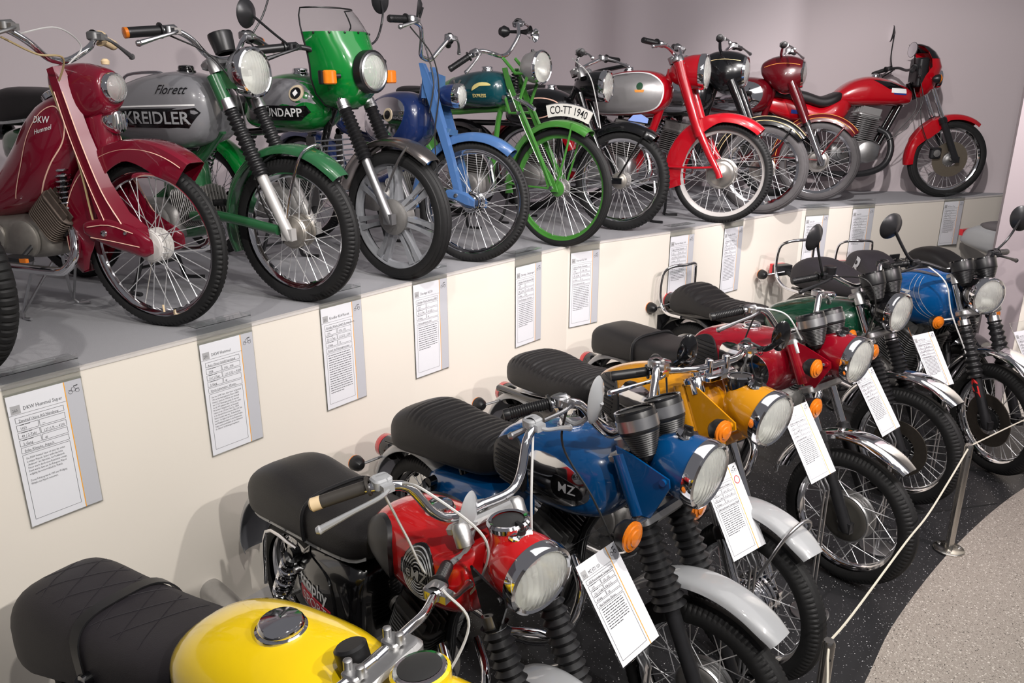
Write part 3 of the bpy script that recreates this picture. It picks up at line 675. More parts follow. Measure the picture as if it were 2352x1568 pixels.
FACE = [
 (-1.45, 1.067, .43, '260', 'DKW Hummel Super', 'Zweirad Union AG Nürnberg', [('1959', '—'), ('49 / 2-Takt', '1,27 (1,7) — 4.500'), ('2-Gang', '40')], 'Erika Klimpke, Aspach', ['Die DKW Hummel Super ist eines der ersten', '2-sitzigen Mopeds. Später entfiel das letzte', '„Rudiment“ des Fahrrades, der Pedalantrieb.', 'Dieser wurde durch einen Kickstarter ersetzt.', 'Damit wurde dann aus der Kategorie Moped', 'endgültig das motorradähnliche Mokick.', '', 'Dieses Fahrzeug wurde 1989 von Wolfgang', 'Klimpke aus Aspach restauriert.'], 'acrylic info placard headed 260, leftmost on the white platform front'),
 (-1.08, 1.07, .43, '259', 'DKW Hummel', 'Auto Union GmbH Ingolstadt', [('1958', '1956 - 1958'), ('50 / 2-Takt', '1,01 (1,35) — 4.000'), ('3-Gang', '40')], 'Horst Leineweber, Weetze', ['Das von „DKW“ bzw. „Auto Union“ in Ingolstadt', '1956 auf den Markt gebrachte Moped „DKW', 'Hummel“ wurde bis 1958 mit einer Stückzahl', 'von 117.617 Fahrzeugen gebaut. Es war nach', 'der ab 1953 gebauten (über 150 von der ersten', 'Modell mit 3-Gang-Getriebe, im Pressstahl-', 'rahmen ist ein 1,35-Liter-Tank. Die „DKW', 'in der Standard-Version kostete 598,- DM. Zum', 'Starten benutzte man eine „Tretkurbel-Kick-', 'starter“, die zugleich das Fahren mittels Pedalen', 'und Muskelkraft erlaubte. In den Betriebsanlei-', 'tungen wurde ausdrücklich auf den Fahrbetrieb', 'als „Fahrrad“ auf Radwegen hingewiesen.'], 'acrylic info placard headed 259 hanging below the maroon moped'),
 (-.76, 1.085, .44, '255', 'Kreidler R54 Florett', 'Kreidler Werke GmbH, Kornwestheim', [('1976', '1974 - 1976'), ('50 / 2-Takt', '2,13 (2,9) — 5.500'), ('3-Gang', '50')], 'Freund des Fahrzeugmuseums', 17, 'acrylic info placard hanging below the wheel of the silver tanked green moped'),
 (-.445, 1.085, .45, '256', 'Zündapp KS 50', 'Zündapp Werke Nürnberg, BRD', [('1977', '—'), ('50 / 2-Takt', '4,6 (6,25) —'), ('5-Gang', '80')], 'Fahrzeugmuseum Suhl', 11, 'acrylic info placard hanging below the cast wheel of the faired green bike'),
 (.013, 1.05, .44, '254', 'Zündapp „Bergsteiger“', 'Zündapp Werke Nürnberg, BRD', [('1959', '—'), ('48 / 2-Takt', '1,1 (1,5) — 4.000'), ('3-Gang', '40')], 'Bernd Beckmann, Udersleben', 13, 'acrylic info placard hanging just right of the blue moped wheel'),
 (.32, 1.055, .44, '249', 'Express SL 100', 'Express Werke, Neumarkt', [('1939', '1938 - 1940'), ('98 / 2-Takt', '2,2 (3) — 4.000'), ('2-Gang', '60')], 'Fahrzeugmuseum Suhl', 14, 'acrylic info placard hanging right of the green wheel with green rim'),
 (.96, 1.065, .43, '248', 'Express Radex 100', 'Express Werke, Neumarkt', [('1951', '1950 - 1953'), ('98 / 2-Takt', '2,2 (3) — 4.000'), ('2-Gang', '65')], 'Bernd Beckmann, Rietberg', 9, 'acrylic info placard below the gap left of the red forked motorcycle'),
 (1.385, 1.055, .45, '247', 'Zündapp DB 203', 'Zündapp Werke, Nürnberg', [('1955', '1955'), ('198 / 2-Takt', '8,8 (12) — 4.900'), ('4-Gang', '98')], 'Fahrzeugmuseum Suhl', 15, 'acrylic info placard hanging below the red wheel with white rim'),
 (2.15, 1.04, .38, '246', 'Jawa 250', 'Jawa Werke, Prag', [('1957', '1956 - 1960'), ('248 / 2-Takt', '8,8 (12)'), ('4-Gang', '110')], 'Fahrzeugmuseum Suhl', 12, 'acrylic info placard hanging below the black wheel with cream lined mudguard'),
 (2.56, 1.07, .38, '245', 'Jawa 350', 'Jawa Werke, Prag', [('1958', '1955 - 1962'), ('344 / 2-Takt', '13 (18)'), ('4-Gang', '120')], 'Fahrzeugmuseum Suhl', 12, 'acrylic info placard below the far dark red motorcycle, second from right'),
 (3.43, 1.08, .36, '244', 'MZ Saxon Tour', 'Motorradwerke Zschopau', [('1994', '1993'), ('243 / 2-Takt', '13'), ('5-Gang', '120')], 'Fahrzeugmuseum Suhl', 11, 'acrylic info placard at the right end of the platform front'),
]
for i, (x, zt, h, num, ti, mk, rows, own, para, lab) in enumerate(FACE):
    X, Y_, ang = on_edge(x, 0, .215); placard(lab, facemat(X, Y_, ang, zt, h), .215, h, num, ti, mk, rows, own, para, seed=i, group='info placards hanging on the platform front', hookz=max(.005, PH - zt))
def standsign(lab, loc, yaw, tilt, num, ti, mk, rows, own, para, seed, sticker=False, rods=True, w=.170, h=.325):
    M = facemat(loc[0], loc[1], yaw * D2R, loc[2] + h / 2, h, 0, tilt * D2R)
    r = placard(lab, M, w, h * .86, num, ti, mk, rows, own, para, True, seed, 'info placards standing on rods', h * .14, False, sticker)
    # bent twin rods down to a foot plate, in the sign's own frame
    Mi = M.inverted(); g = lambda p: tuple(Mi @ Vector(p))
    base = M @ Vector((0, -h * .40, -.01)); n = M.to_3x3() @ Vector((0, 0, 1)); u = M.to_3x3() @ Vector((1, 0, 0)); mb = MB()
    for s in (-1, 1):
        a = base + u * s * .014; t = M @ Vector((s * .014, h * .2, -.01)); b = a + (a - t).normalized() * .05; b2 = Vector((b.x, b.y, b.z - .06)); c = Vector((b2.x, b2.y, .0))
        mb.tube([g(t), g(a), g(b), g(b2), g(c)], .0045, 8, 3)
    mb.build('sign_stand', STEEL, r)
    c = Vector((base.x, base.y, 0)); bb = base + (M @ Vector((0, -h * .5, 0)) - M @ Vector((0, 0, 0))).normalized() * .05
    pb = MB(); pb.lathe([(0, 0), (0, .07), (.006, .07), (.008, .06), (.008, 0)], g((bb.x, bb.y, 0)), g_dir(Mi), 28); pb.build('stand_foot', STEEL, r)
def g_dir(Mi): v = Mi.to_3x3() @ Vector((0, 0, 1)); return tuple(v)
standsign('white info placard on rods headed 323, beside the blue front wheel with black gaiters', (.277, 1.71, .62), 47, 36, '323', 'MZ ETS 150', 'VEB Motorradwerk Zschopau DDR', [('1971', '1970 - 1973'), ('150 / 2-Takt', '8,46 (11,5)...'), ('4-Gang', '100')], 'Nico Hermann, Ellernau', 9, 31)
standsign('white info placard with round red sticker, on rods beside the blue headlamp', (.70, 2.15, .635), 38, 32, '324', 'MZ ETS 250', 'VEB Motorradwerk Zschopau', [('1969', '1969 - 1973'), ('243 / 2-Takt', '14 (19) - 5.200'), ('4-Gang', '130')], 'Fahrzeugmuseum Thüringer Wald', 12, 32, True)
standsign('white info placard on rods, beside the mustard yellow headlamp', (1.08, 2.56, .68), 39, 33, '325', 'MZ TS 150', 'VEB Motorradwerk Zschopau', [('1974', '1973'), ('143 / 2-Takt', '8,5'), ('4-Gang', '105')], 'Fahrzeugmuseum Suhl', 13, 33)
standsign('white info placard on rods, just right of the crimson headlamp', (1.53, 3.0, .66), 41, 34, '326', 'MZ TS 250', 'VEB Motorradwerk Zschopau', [('1974', '1973 - 1976'), ('243 / 2-Takt', '14 (19)'), ('4-Gang', '130')], 'Fahrzeugmuseum Suhl', 13, 34)
standsign('white info placard on rods in front of the black finned engine of the blue bike', (2.04, 3.53, .66), 29, 33, '327', 'MZ ETZ 250', 'VEB Motorradwerk Zschopau', [('1983', '1981 - 1989'), ('243 / 2-Takt', '15,5 (21)'), ('5-Gang', '130')], 'Fahrzeugmuseum Suhl', 13, 35)
standsign('white info placard on rods at the right edge against the grey dividing wall', (2.70, 3.78, .60), 25, 33, '328', 'MZ ETZ 251', 'VEB Motorradwerk Zschopau', [('1989', '1988'), ('243 / 2-Takt', '15,5'), ('5-Gang', '125')], 'Fahrzeugmuseum Suhl', 13, 36)

# ================================================================== BARRIER POSTS AND CORD
BR = mat('brushed_stainless_steel', (.56, .54, .50), .22, 1., noise=.08, nscale=200)
def post(x, y, lab, h=.5):
    r = bpy.data.objects.new('barrier_post', None); C.objects.link(r); r.location = (x, y, 0); tag(r, lab, 'post', 'steel barrier posts')
    MB().lathe([(0, .0), (0, .062), (.005, .062), (.008, .058), (.008, .0)], (0, 0, 0), (0, 0, 1), 32).build('base_plate', BR, r)
    p = MB().lathe([(.005, .017), (h - .01, .017), (h, .013), (h, 0)], (0, 0, 0), (0, 0, 1), 24).build('post_tube', BR, r)
    for z in (h - .05,): MB().lathe([(.0, .004), (.002, .004), (.002, 0)], (0, -.0165, z), (-.3, -1, 0), 10).build('cord_hole', BLKM, p)
    for a in range(3): MB().lathe([(0, .007), (.003, .006), (.004, 0)], (.045 * math.cos(a * 2.1), .045 * math.sin(a * 2.1), .008), (0, 0, 1), 10).build('base_screw', STEEL, r)
post(1.90, 2.92, 'slim stainless steel barrier post standing on black floor near the crimson wheel'); post(.844, 1.711, 'slim stainless steel barrier post cut by the bottom edge of the photo')
P1 = V3((1.90, 2.92, .455)); P0 = V3((.844, 1.711, .475))
cd = MB(); cd.tube([P0 + (0, 0, .02), P0 + (P1 - P0) * .12 + (0, 0, -.0), P0 + (P1 - P0) * .45 - (0, 0, .012), P0 + (P1 - P0) * .62 - (0, 0, .03), P0 + (P1 - P0) * .8 - (0, 0, .008), P1 + (0, 0, .03)], .0035, 6, 5)
cd.tube([P1 + (0, 0, .035), P1 + (.5, .38, -.0), P1 + (1.15, .75, .03)], .003, 6, 5); cd.tube([P0 + (0, 0, .02), P0 + (-.1, -.2, -.1), P0 + (-.6, -.8, -.08)], .0035, 6, 5)
tag(cd.build('elastic_rope', mat('white_cord', srgb(200, 195, 180), .7)), 'thin pale elastic cord strung between the steel barrier posts', 'rope')

# ================================================================== LOWER ROW
def mzbase(label, pose, body, tank_st, seat_st, cap=-.55, seat_kw={}, fend=SILV, gaiter=True, frontkw={}, rearcol=None, tail=True, square=False, forkkw={}, rearfend=None, tailc=(-1.66, 0, .56), rear_ind=True, engine=True, fenderkw={}, front=True, wheelkw={}, group=None, sidecover=None, shockkw={}, capr=.038, topclamp=True, sil=((-.88, -.17, .19), (-1, 0, .12), 1.), rfR=(.34, 25, 172, .15)):
    x, y, ph, dl, sc = pose; B = Bike('motorcycle', label, x, y, ph, dl, sc, 0, group=group)
    if front:
        wheel(B, 0, .285, .222, .085, style='block', **{**dict(drum=.085, drumw=.06, plate=ALUD), **wheelkw})
        forks(B, gaiter, **{**dict(x0=.03, gbot=.56, gtop=.80, top=.93), **forkkw})
        fender(B, 0, .30, .355, 52, 168, .115, .022, fend, **fenderkw)
        if topclamp: clamps(B, lower=(-.20, .80))
    wheel(B, -1.33, .285, .222, .09, steer=False, name='rear_wheel', drum=.08, single=False)
    fender(B, -1.33, .30, rfR[0], rfR[1], rfR[2], rfR[3], .03, rearfend or fend, steer=False, name='rear_fender')
    B.tank, B.tanko = tank(B, tank_st, body, cap=cap, capr=capr); B.seat, B.seato = seat(B, seat_st, **seat_kw)
    tubes(B, 'frame', [[(-.36, 0, .82), (-.75, 0, .76), (-1.15, .06, .66), (-1.5, .08, .62)], [(-.75, 0, .76), (-1.15, -.06, .66), (-1.5, -.08, .62)], [(-.33, 0, .84), (-.48, .0, .62), (-.52, 0, .42), (-.62, 0, .24), (-.95, 0, .22)], [(-.9, .1, .30), (-1.33, .11, .285)], [(-.9, -.1, .30), (-1.33, -.11, .285)], [(-.34, 0, .90), (-.285, 0, .78)], [(-.95, 0, .22), (-1.0, .05, .5), (-1.05, .06, .68)], [(-.95, 0, .22), (-1.0, -.05, .5), (-1.05, -.06, .68)]], .018, BLK)
    if engine:
        crankcase(B, -.74, .33, .36, .19, .12, ALUD); cylinder(B, (-.66, 0, .41), 22, .23, .17, .17, 11, FIN)
        tubes(B, 'exhaust_pipe', [[(-.52, -.02, .50), (-.44, -.06, .42), (-.46, -.13, .28), (-.62, -.17, .20), (-.9, -.17, .19)]], .019, CHR)
        B.p('silencer', MB().lathe([(0, .018), (.04, .034), (.55, .04), (.62, .036), (.66, .018), (.66, 0)] if sil[2] == 1. else [(0, .018), (.05, .03), (.3, .045), (.9, .048), (.96, .04), (.97, 0)], sil[0], sil[1], 20), CHR if sil[2] == 1. else STEEL)
        MBc = MB().rbox((-.93, -.0, .47), (.2, .22, .22), .04); B.p('air_box', MBc, BLK)
        B.p('carburettor', MB().lathe([(0, .025), (.08, .028), (.09, .02), (.1, 0)], (-.76, 0, .50), (-.9, 0, .2), 14).box((-.8, 0, .5), (.05, .06, .08)), ALUD)
    if tail:
        taillamp(B, tailc, .052, square=square)
        B.p('tail_bracket', MB().tube([V3(tailc) + (.06, 0, -.01), V3(tailc) + (.2, 0, -.06)], .014, 8), BLKM)
    if rear_ind:
        for s in (-1, 1): indicator(B, (tailc[0] + .0, s * .17, tailc[2] - .02), (-1, 0, 0), .034, (tailc[0] + .06, s * .03, tailc[2] - .0), steer=False)
    shock(B, (-1.12, .15, .60), (-1.30, .13, .32), .03, 11, **shockkw)
    stand(B, -.95, .22)
    if sidecover:
        for s in (-1, 1): B.p('side_cover', MB().rbox((-1.0, s * .125, .53), (.32, .03, .24), .05, None), sidecover)
    return B
TS_ORG = [(-.80, .80, .85, .04), (-.785, .765, .89, .10), (-.72, .73, .925, .128), (-.62, .705, .955, .142), (-.50, .70, .968, .147), (-.40, .71, .97, .142), (-.31, .735, .955, .12), (-.265, .79, .915, .07), (-.255, .82, .88, .03)]
TS_TANK = [(-.80, .79, .85, .06, 3), (-.793, .75, .895, .12, 3.2), (-.75, .72, .928, .142, 3.2), (-.62, .70, .955, .150, 3.2), (-.52, .70, .968, .150, 3), (-.43, .71, .968, .142, 3), (-.355, .735, .955, .115, 2.8), (-.315, .79, .92, .07, 2.6), (-.305, .82, .89, .03, 2.6)]
def tankpads(B, side=(-1, 1), emblem='chrome'):
    for s in side:
        pad = smoothpoly([(-.785, .80), (-.775, .88), (-.71, .915), (-.645, .90), (-.61, .83), (-.62, .755), (-.68, .73), (-.76, .745)], 4)
        k = B.p('knee_pad', patch(B.tank, pad, s, .008, 5, 1), BRUB, parent=B.tanko)
        rb = MB()
        for i in range(9):
            z = .755 + i * .017; a = -.765 + .002 * abs(i - 4) ** 2 * .5; rb.tube([(x, s * (B.tank.y(x, z) + .0085), z) for x in np.linspace(a, -.625 - .002 * (i - 4) ** 2 * .4, 8)], .003, 5)
        B.p('pad_ribs', rb, BRUB, parent=k)
        if emblem == 'chrome':
            em = smoothpoly([(-.60, .90), (-.50, .915), (-.405, .885), (-.37, .84), (-.38, .80), (-.46, .765), (-.57, .755), (-.60, .80)], 4)
            e = B.p('tank_badge_plate', patch(B.tank, em, s, .003, 5, 1), CHR, parent=B.tanko)
            bx = smoothpoly([(-.49, .865), (-.40, .845), (-.395, .805), (-.49, .80)], 4); q = B.p('badge_field', patch(B.tank, bx, s, .005, 4, 1), BLK, parent=e)
            B.p('badge_lettering', text_on(B.tank, 'MZ', -.44, .832, .045, s, .0075, bold=.01, sx=1. if s < 0 else -1.), SILV, parent=e)
        elif emblem == 'plain':
            em = smoothpoly([(-.60, .905), (-.50, .915), (-.40, .885), (-.365, .83), (-.38, .77), (-.46, .745), (-.58, .74), (-.60, .80)], 4)
            B.p('tank_badge_plate', patch(B.tank, em, s, .003, 5, 1), CHR, parent=B.tanko)
def bracket(B, m, y=.105, up=(-.205, .90), tip=(-.10, .90), low=(-.17, .80)):
    for s in (-1, 1):
        t = .003; L = [(up[0] - .03, s * y, up[1] + .03), (up[0] + .03, s * y, up[1] + .02), (tip[0] + .015, s * (y - .0), tip[1] + .012), (tip[0] + .02, s * y, tip[1] - .012), (low[0] + .05, s * y, low[1] + .0), (low[0] - .01, s * y, low[1] - .01)]
        q = MB(); q.rings([np.array(L) + (0, -t, 0), np.array(L) + (0, t, 0)], True); q.lathe([(-.006, .011), (.012, .010), (.012, 0)], (tip[0], s * y, tip[1]), (0, s, 0), 12); B.p('headlamp_bracket', q, m, True, smooth=False)

YEL = paint('bright_yellow_paint', (250, 212, 6), .25, .92); RED = paint('signal_red_paint', (205, 22, 26)); BLU = paint('azure_blue_paint', (0, 76, 134)); MUS = paint('mustard_yellow_paint', (205, 138, 10)); CHE = paint('cherry_crimson_paint', (148, 6, 30)); DGR = paint('dark_bottle_green_paint', (10, 72, 48)); TEA = paint('metallic_blue_paint', (4, 78, 138))

# --- yellow, nearest
B = mzbase('bright yellow tanked motorcycle, nearest the camera at bottom left', (-.03, 1.03, -33, 0, .95), YEL,
    [(-.835, .72, .77, .04, 2.3), (-.82, .69, .81, .10, 2.3), (-.76, .67, .85, .14, 2.2), (-.67, .66, .88, .158, 2.15), (-.55, .66, .895, .166, 2.1), (-.43, .68, .897, .160, 2.1), (-.35, .73, .88, .13, 2.1), (-.31, .77, .85, .08, 2.1), (-.30, .80, .82, .03, 2.1)],
    [(-1.62, .44, .50, .06, 3.2), (-1.605, .38, .58, .115, 3.4), (-1.54, .37, .665, .135, 3.6), (-1.44, .40, .705, .14, 3.6), (-1.25, .47, .71, .142, 3.6), (-1.08, .53, .715, .145, 3.6), (-.95, .57, .735, .14, 3.6), (-.84, .60, .755, .13, 3.4), (-.78, .64, .765, .10, 3)],
    cap=-.55, capr=.05, seat_kw=dict(m=LEAM, strap=(-1.17, .004, -.05), quilt=True), rear_ind=False, tail=False, gaiter=True, topclamp=False, forkkw=dict(top=.88), fend=YEL, rearfend=SILV)
bars(B, [(-.28, .0, .935), (-.285, .1, .935), (-.30, .18, .925), (-.36, .30, .90), (-.41, .395, .875)], levers=True, grip=.12, levlen=.17)
q = MB(); 
for s in (-1, 1): q.rbox((-.28, s * .055, .935), (.04, .04, .03), .008); [q.lathe([(0, .009), (.022, .009), (.024, .006), (.024, 0)], (-.28 + dx, s * .055 + dy, .945), (0, 0, 1), 10) for dx in (-.016, .016) for dy in (0,)]
q.rbox((-.265, 0, .925), (.07, .2, .03), .02); B.p('bar_clamp', q, ALU, True)
B.p('steering_damper_knob', MB().lathe([(0, .034), (.035, .034), (.04, .028), (.04, 0)], (-.335, .0, .905), (-.3, 0, .95), 24), BRUB, True)
headlamp(B, (-.06, 0, .86), .09, .19, YEL); q = B.p('speedometer_pod', MB().lathe([(-.08, .05), (-.01, .058), (.0, .058), (.004, .052)], (-.165, 0, .965), (-.15, 0, .95), 28), YEL, True)
B.p('speedometer', MB().lathe([(.0, .054), (.008, .05), (.010, .0)], (-.165, 0, .965), (-.15, 0, .95), 28), CHR, parent=q); B.p('dial', MB().lathe([(.009, .043), (.012, .03), (.012, 0)], (-.165, 0, .965), (-.15, 0, .95), 28), DIAL, parent=q)
mirror(B, (-.39, .46, .985), (-.97, -.05, .1), .04, .075, [(-.41, .41, .875), (-.39, .45, .90)], SILV, sr=.008)
cable(B, [(-.31, .25, .935), (-.26, .28, .84), (-.3, .2, .7), (-.4, .12, .6)], CABW)
cable(B, [(-.31, -.25, .935), (-.2, -.2, .9), (-.2, -.05, .8)], CABW)
B.p('tail_lamp', MB().rbox((-1.62, 0, .50), (.06, .13, .09), .02), BLKM)

# --- red trophy
B = mzbase('red tanked motorcycle with round ringed badge and black side cover, behind the yellow one', (.16, 1.42, -45, -8, .92), RED,
    [(-.745, .80, .86, .05), (-.73, .76, .89, .10), (-.66, .725, .92, .125), (-.56, .70, .935, .14), (-.46, .70, .945, .145), (-.38, .71, .95, .138), (-.32, .74, .94, .11), (-.29, .79, .90, .05)],
    [(-1.50, .62, .68, .07, 3.2), (-1.49, .585, .73, .115, 3.4), (-1.44, .575, .775, .135, 3.4), (-1.32, .59, .815, .14, 3.4), (-1.15, .615, .81, .14, 3.4), (-.98, .64, .805, .14, 3.4), (-.83, .67, .81, .135, 3.2), (-.75, .71, .81, .11, 3), (-.72, .75, .80, .06, 3)],
    cap=-.53, seat_kw=dict(m=LEA, strap=(-1.06, .0062, .0), trim=(-1.47, -.76, SILV)), fend=SILV, rearfend=GRYP, tail=False, rear_ind=False, topclamp=False, sil=((-.88, -.19, .18), (-1, 0, -.05), 2.), rfR=(.40, 60, 182, .17),
    forkkw=dict(gbot=.42, gtop=.79, top=.80, gr=.042, x0=.05, rip=17), sidecover=None, shockkw=dict(cm=CHR))
for s in (-1, 1):
    pad = smoothpoly([(-.735, .80), (-.72, .875), (-.66, .90), (-.60, .885), (-.575, .82), (-.585, .755), (-.64, .725), (-.70, .735)], 4)
    B.p('knee_pad', patch(B.tank, pad, s, .016, 5, 1), BRUB, parent=B.tanko)
    e = B.p('round_tank_badge', disc_on(B.tank, -.455, .83, .068, .082, s, .003), BLK, parent=B.tanko)
    for i, r in enumerate((.2, .32, .44, .56, .68, .80, .92)):
        q = MB(); P = [(-.455 + .066 * r * math.cos(a), .83 + .08 * r * math.sin(a)) for a in np.linspace(0, 2 * math.pi, 41)]
        q.tube([(x, s * (B.tank.y(x, z) + .0045), z) for x, z in P], .0022 if i < 6 else .003, 4, caps=False); B.p('badge_ring', q, SILV, parent=e)
    q = patch(B.tank, [(-.525, .852), (-.385, .852), (-.385, .812), (-.525, .812)], s, .0065, 4, 4); b2 = B.p('badge_bar', q, BLK, parent=B.tanko)
    B.p('badge_lettering', text_on(B.tank, 'eMZ', -.455, .832, .046, s, .0095, bold=.012, sx=1.0 if s < 0 else -1.), SILV, parent=b2)
    sc_ = Body([(-1.17, .46, .50, .05, 3.5), (-1.155, .40, .58, .12, 3.5), (-1.05, .36, .64, .15, 3.5), (-.9, .33, .67, .155, 3.5), (-.80, .34, .66, .14, 3.5), (-.77, .4, .6, .08, 3.5)], 24)
    if s < 0:
        o = B.p('side_box', sc_.mesh(), BLK); cv = smoothpoly([(-1.14, .42), (-1.13, .585), (-1.05, .61), (-.92, .595), (-.88, .50), (-.90, .38), (-1.05, .37)], 4)
        c = B.p('side_cover', patch(sc_, cv, s, .006, 4, 1), BLK, parent=o)
        B.p('model_lettering', text_on(sc_, 'trophy', -1.0, .525, .068, s, .0085, rot=-3, bold=.02, sx=.95), WHTP, parent=o)
        B.p('red_stripe', patch(sc_, [(-1.09, .493), (-.90, .483), (-.895, .430), (-1.09, .440)], s, .0075, 3, 3), mat('red_sticker', (.5, .02, .04), .4), parent=o)
        B.p('stripe_lettering', text_on(sc_, 'SPORT', -.995, .463, .052, s, .0095, rot=-3, sx=.98), WHTP, parent=o)
        B.p('cover_knob', MB().lathe([(0, .014), (.015, .012), (.017, 0)], (-1.12, -sc_.y(-1.12, .51) - .005, .53), (0, -1, 0), 14), STEEL, parent=o)
clamps(B, ALU, 1.0, -.335)
bars(B, [(-.345, 0, 1.03), (-.345, .09, 1.03), (-.36, .14, 1.06), (-.385, .185, 1.135), (-.41, .235, 1.15), (-.46, .30, 1.14), (-.50, .37, 1.12)], r=.0125, gripm=mat('brown_black_grip', (.05, .045, .04), .45), endm=CREAM, lm=SILV, grip=.125, levlen=.19, ribs=False)
headlamp(B, (-.115, 0, .925), .093, .17, RED, ax=(1, 0, -.12), knob=True)
q = B.p('speedometer_pod', MB().lathe([(-.10, .075), (-.04, .052), (-.006, .052), (.0, .048)], (-.235, 0, 1.035), (-.10, 0, 1), 30), RED, True)
B.p('speedometer_ring', MB().lathe([(-.012, .054), (.0, .056), (.006, .05), (.004, .042)], (-.235, 0, 1.035), (-.10, 0, 1), 30), CHR, parent=q); B.p('dial', MB().lathe([(.0, .043), (.003, .02), (.003, 0)], (-.235, 0, 1.035), (-.1, 0, 1), 28), DIAL, parent=q)
bracket(B, BLK, .098, (-.24, .90), (-.145, .90), (-.21, .80))
mirror(B, (-.39, .45, 1.17), (-.97, -.22, .12), .04, .08, [(-.50, .385, 1.12), (-.45, .43, 1.08)], SILV, sr=.008)
cable(B, [(-.40, -.20, 1.15), (-.28, -.2, 1.18), (-.2, -.1, 1.05), (-.25, -.08, .9), (-.35, -.1, .75)], CABW); cable(B, [(-.42, -.24, 1.13), (-.42, -.19, .98), (-.40, -.155, .86), (-.30, -.13, .84)], CABW); cable(B, [(-.40, .22, 1.14), (-.33, .15, 1.0), (-.3, .12, .85)], CABW)
tubes(B, 'crash_bar', [[(-.35, -.03, .62), (-.22, -.12, .62), (-.2, -.2, .5), (-.35, -.22, .36)], [(-.35, .03, .62), (-.22, .12, .62), (-.2, .2, .5), (-.35, .22, .36)]], .012, CHR)
tubes(B, 'rear_rail', [[(-1.36, -.15, .36), (-1.3, -.155, .60), (-1.1, -.15, .62)]], .007, CHR)

# --- blue
B = mzbase('azure blue motorcycle with two gauges and tall black fork gaiters, behind the red one', (.548, 1.797, -46.5, 3, .95), BLU, TS_TANK,
    [(-1.44, .66, .71, .06, 3), (-1.43, .625, .755, .11, 3.2), (-1.38, .61, .80, .132, 3.3), (-1.27, .625, .835, .138, 3.3), (-1.10, .65, .825, .138, 3.3), (-.95, .67, .83, .135, 3.2), (-.86, .69, .84, .125, 3), (-.80, .73, .84, .09, 3), (-.78, .76, .82, .05, 3)],
    cap=-.56, seat_kw=dict(ribs=15, rx=(-1.30, -.84)), tailc=(-1.62, 0, .52), forkkw=dict(gbot=.57, gtop=.79, gr=.048, x0=.05, rip=10, upper=BLU, upto=(.82, .985, .03)))
tankpads(B)
B.p('blue_side_panel', Body([(-1.24, .50, .56, .04, 3), (-1.2, .47, .60, .10, 3), (-1.0, .42, .645, .13, 3), (-.86, .40, .66, .125, 3), (-.80, .45, .64, .08, 3)], 22).mesh(), BLU)
bars(B, [(-.33, 0, 1.03), (-.33, .09, 1.03), (-.345, .14, 1.07), (-.37, .19, 1.14), (-.40, .24, 1.15), (-.45, .31, 1.14), (-.49, .37, 1.125)], r=.0125, lm=STEEL, levlen=.19, grip=.13)
headlamp(B, (-.055, 0, .965), .098, .19, BLU, ax=(1, 0, -.10), knob=True); bracket(B, BLU, .105, (-.27, .98), (-.13, .955), (-.215, .83))
for s in (-1, 1): clock(B, (-.27, s * .068, 1.12), .060, .15, ringm=STEEL)
indicator(B, (-.15, -.22, .825), (1, 0, 0), .045, (-.18, -.1, .82)); indicator(B, (-.17, .17, .76), (1, 0, 0), .045, (-.2, .1, .78))
mirror(B, (-.385, .40, 1.165), (-.6, .5, .15), .035, .065, [(-.47, .33, 1.13), (-.43, .38, 1.11)], BLK, sr=.011)
cable(B, [(-.39, -.22, 1.15), (-.42, -.2, 1.0), (-.32, -.17, .85), (-.24, -.15, .70)]); cable(B, [(-.39, .22, 1.14), (-.30, .15, 1.0), (-.2, .08, .9)]); cable(B, [(-.25, -.06, .99), (-.23, -.05, .9)], CABB)

# --- mustard
B = mzbase('mustard yellow motorcycle with flat chrome handlebar, between the azure and crimson ones', (.80, 2.2, -56, 3, .95), MUS, [(q[0] + .03, q[1] + .03, q[2] + .045, q[3]) for q in TS_ORG],
    [(-1.40, .72, .77, .06, 3), (-1.385, .69, .81, .11, 3.2), (-1.33, .68, .845, .132, 3.3), (-1.22, .69, .86, .138, 3.3), (-1.05, .71, .85, .138, 3.3), (-.92, .72, .87, .135, 3.2), (-.82, .75, .88, .12, 3), (-.76, .80, .87, .07, 3)],
    cap=-.50, seat_kw=dict(ribs=17, rx=(-1.32, -.80), rib_amp=.006), tailc=(-1.55, 0, .56), gaiter=False, topclamp=False, forkkw=dict(gbot=.52, slider=CHR, top=.98, sr=.022, upper=MUS, upto=(.86, 1.01, .029)), wheelkw=dict(plate=CHR, hubmat=CHR, drumw=.1))
B.tank_pad = None
for s in (-1, 1):
    pad = smoothpoly([(-.745, .83), (-.735, .92), (-.67, .955), (-.605, .94), (-.57, .87), (-.585, .79), (-.65, .77), (-.72, .78)], 4)
    k = B.p('knee_pad', patch(B.tank, pad, s, .008, 5, 1), BRUB, parent=B.tanko); em = smoothpoly([(-.56, .955), (-.46, .965), (-.34, .93), (-.30, .88), (-.32, .83), (-.42, .80), (-.54, .79), (-.57, .85)], 4); B.p('tank_badge_plate', patch(B.tank, em, s, .003, 5, 1), CHR, parent=B.tanko)
    rb = MB()
    for i in range(10): z = .795 + i * .016; rb.tube([(x, s * (B.tank.y(x, z) + .0085), z) for x in np.linspace(-.73 + .001 * (i - 5) ** 2, -.60 - .001 * (i - 5) ** 2, 8)], .003, 5)
    B.p('pad_ribs', rb, BRUB, parent=k)
q = clamps(B, CHR, 1.035, -.275, lower=(-.17, .84, MUS))
bars(B, [(-.25, 0, 1.09), (-.25, .10, 1.09), (-.27, .17, 1.095), (-.33, .27, 1.09), (-.39, .36, 1.075)], r=.0125, lm=CHR, levlen=.2, grip=.12, ribs=False)
q = MB()
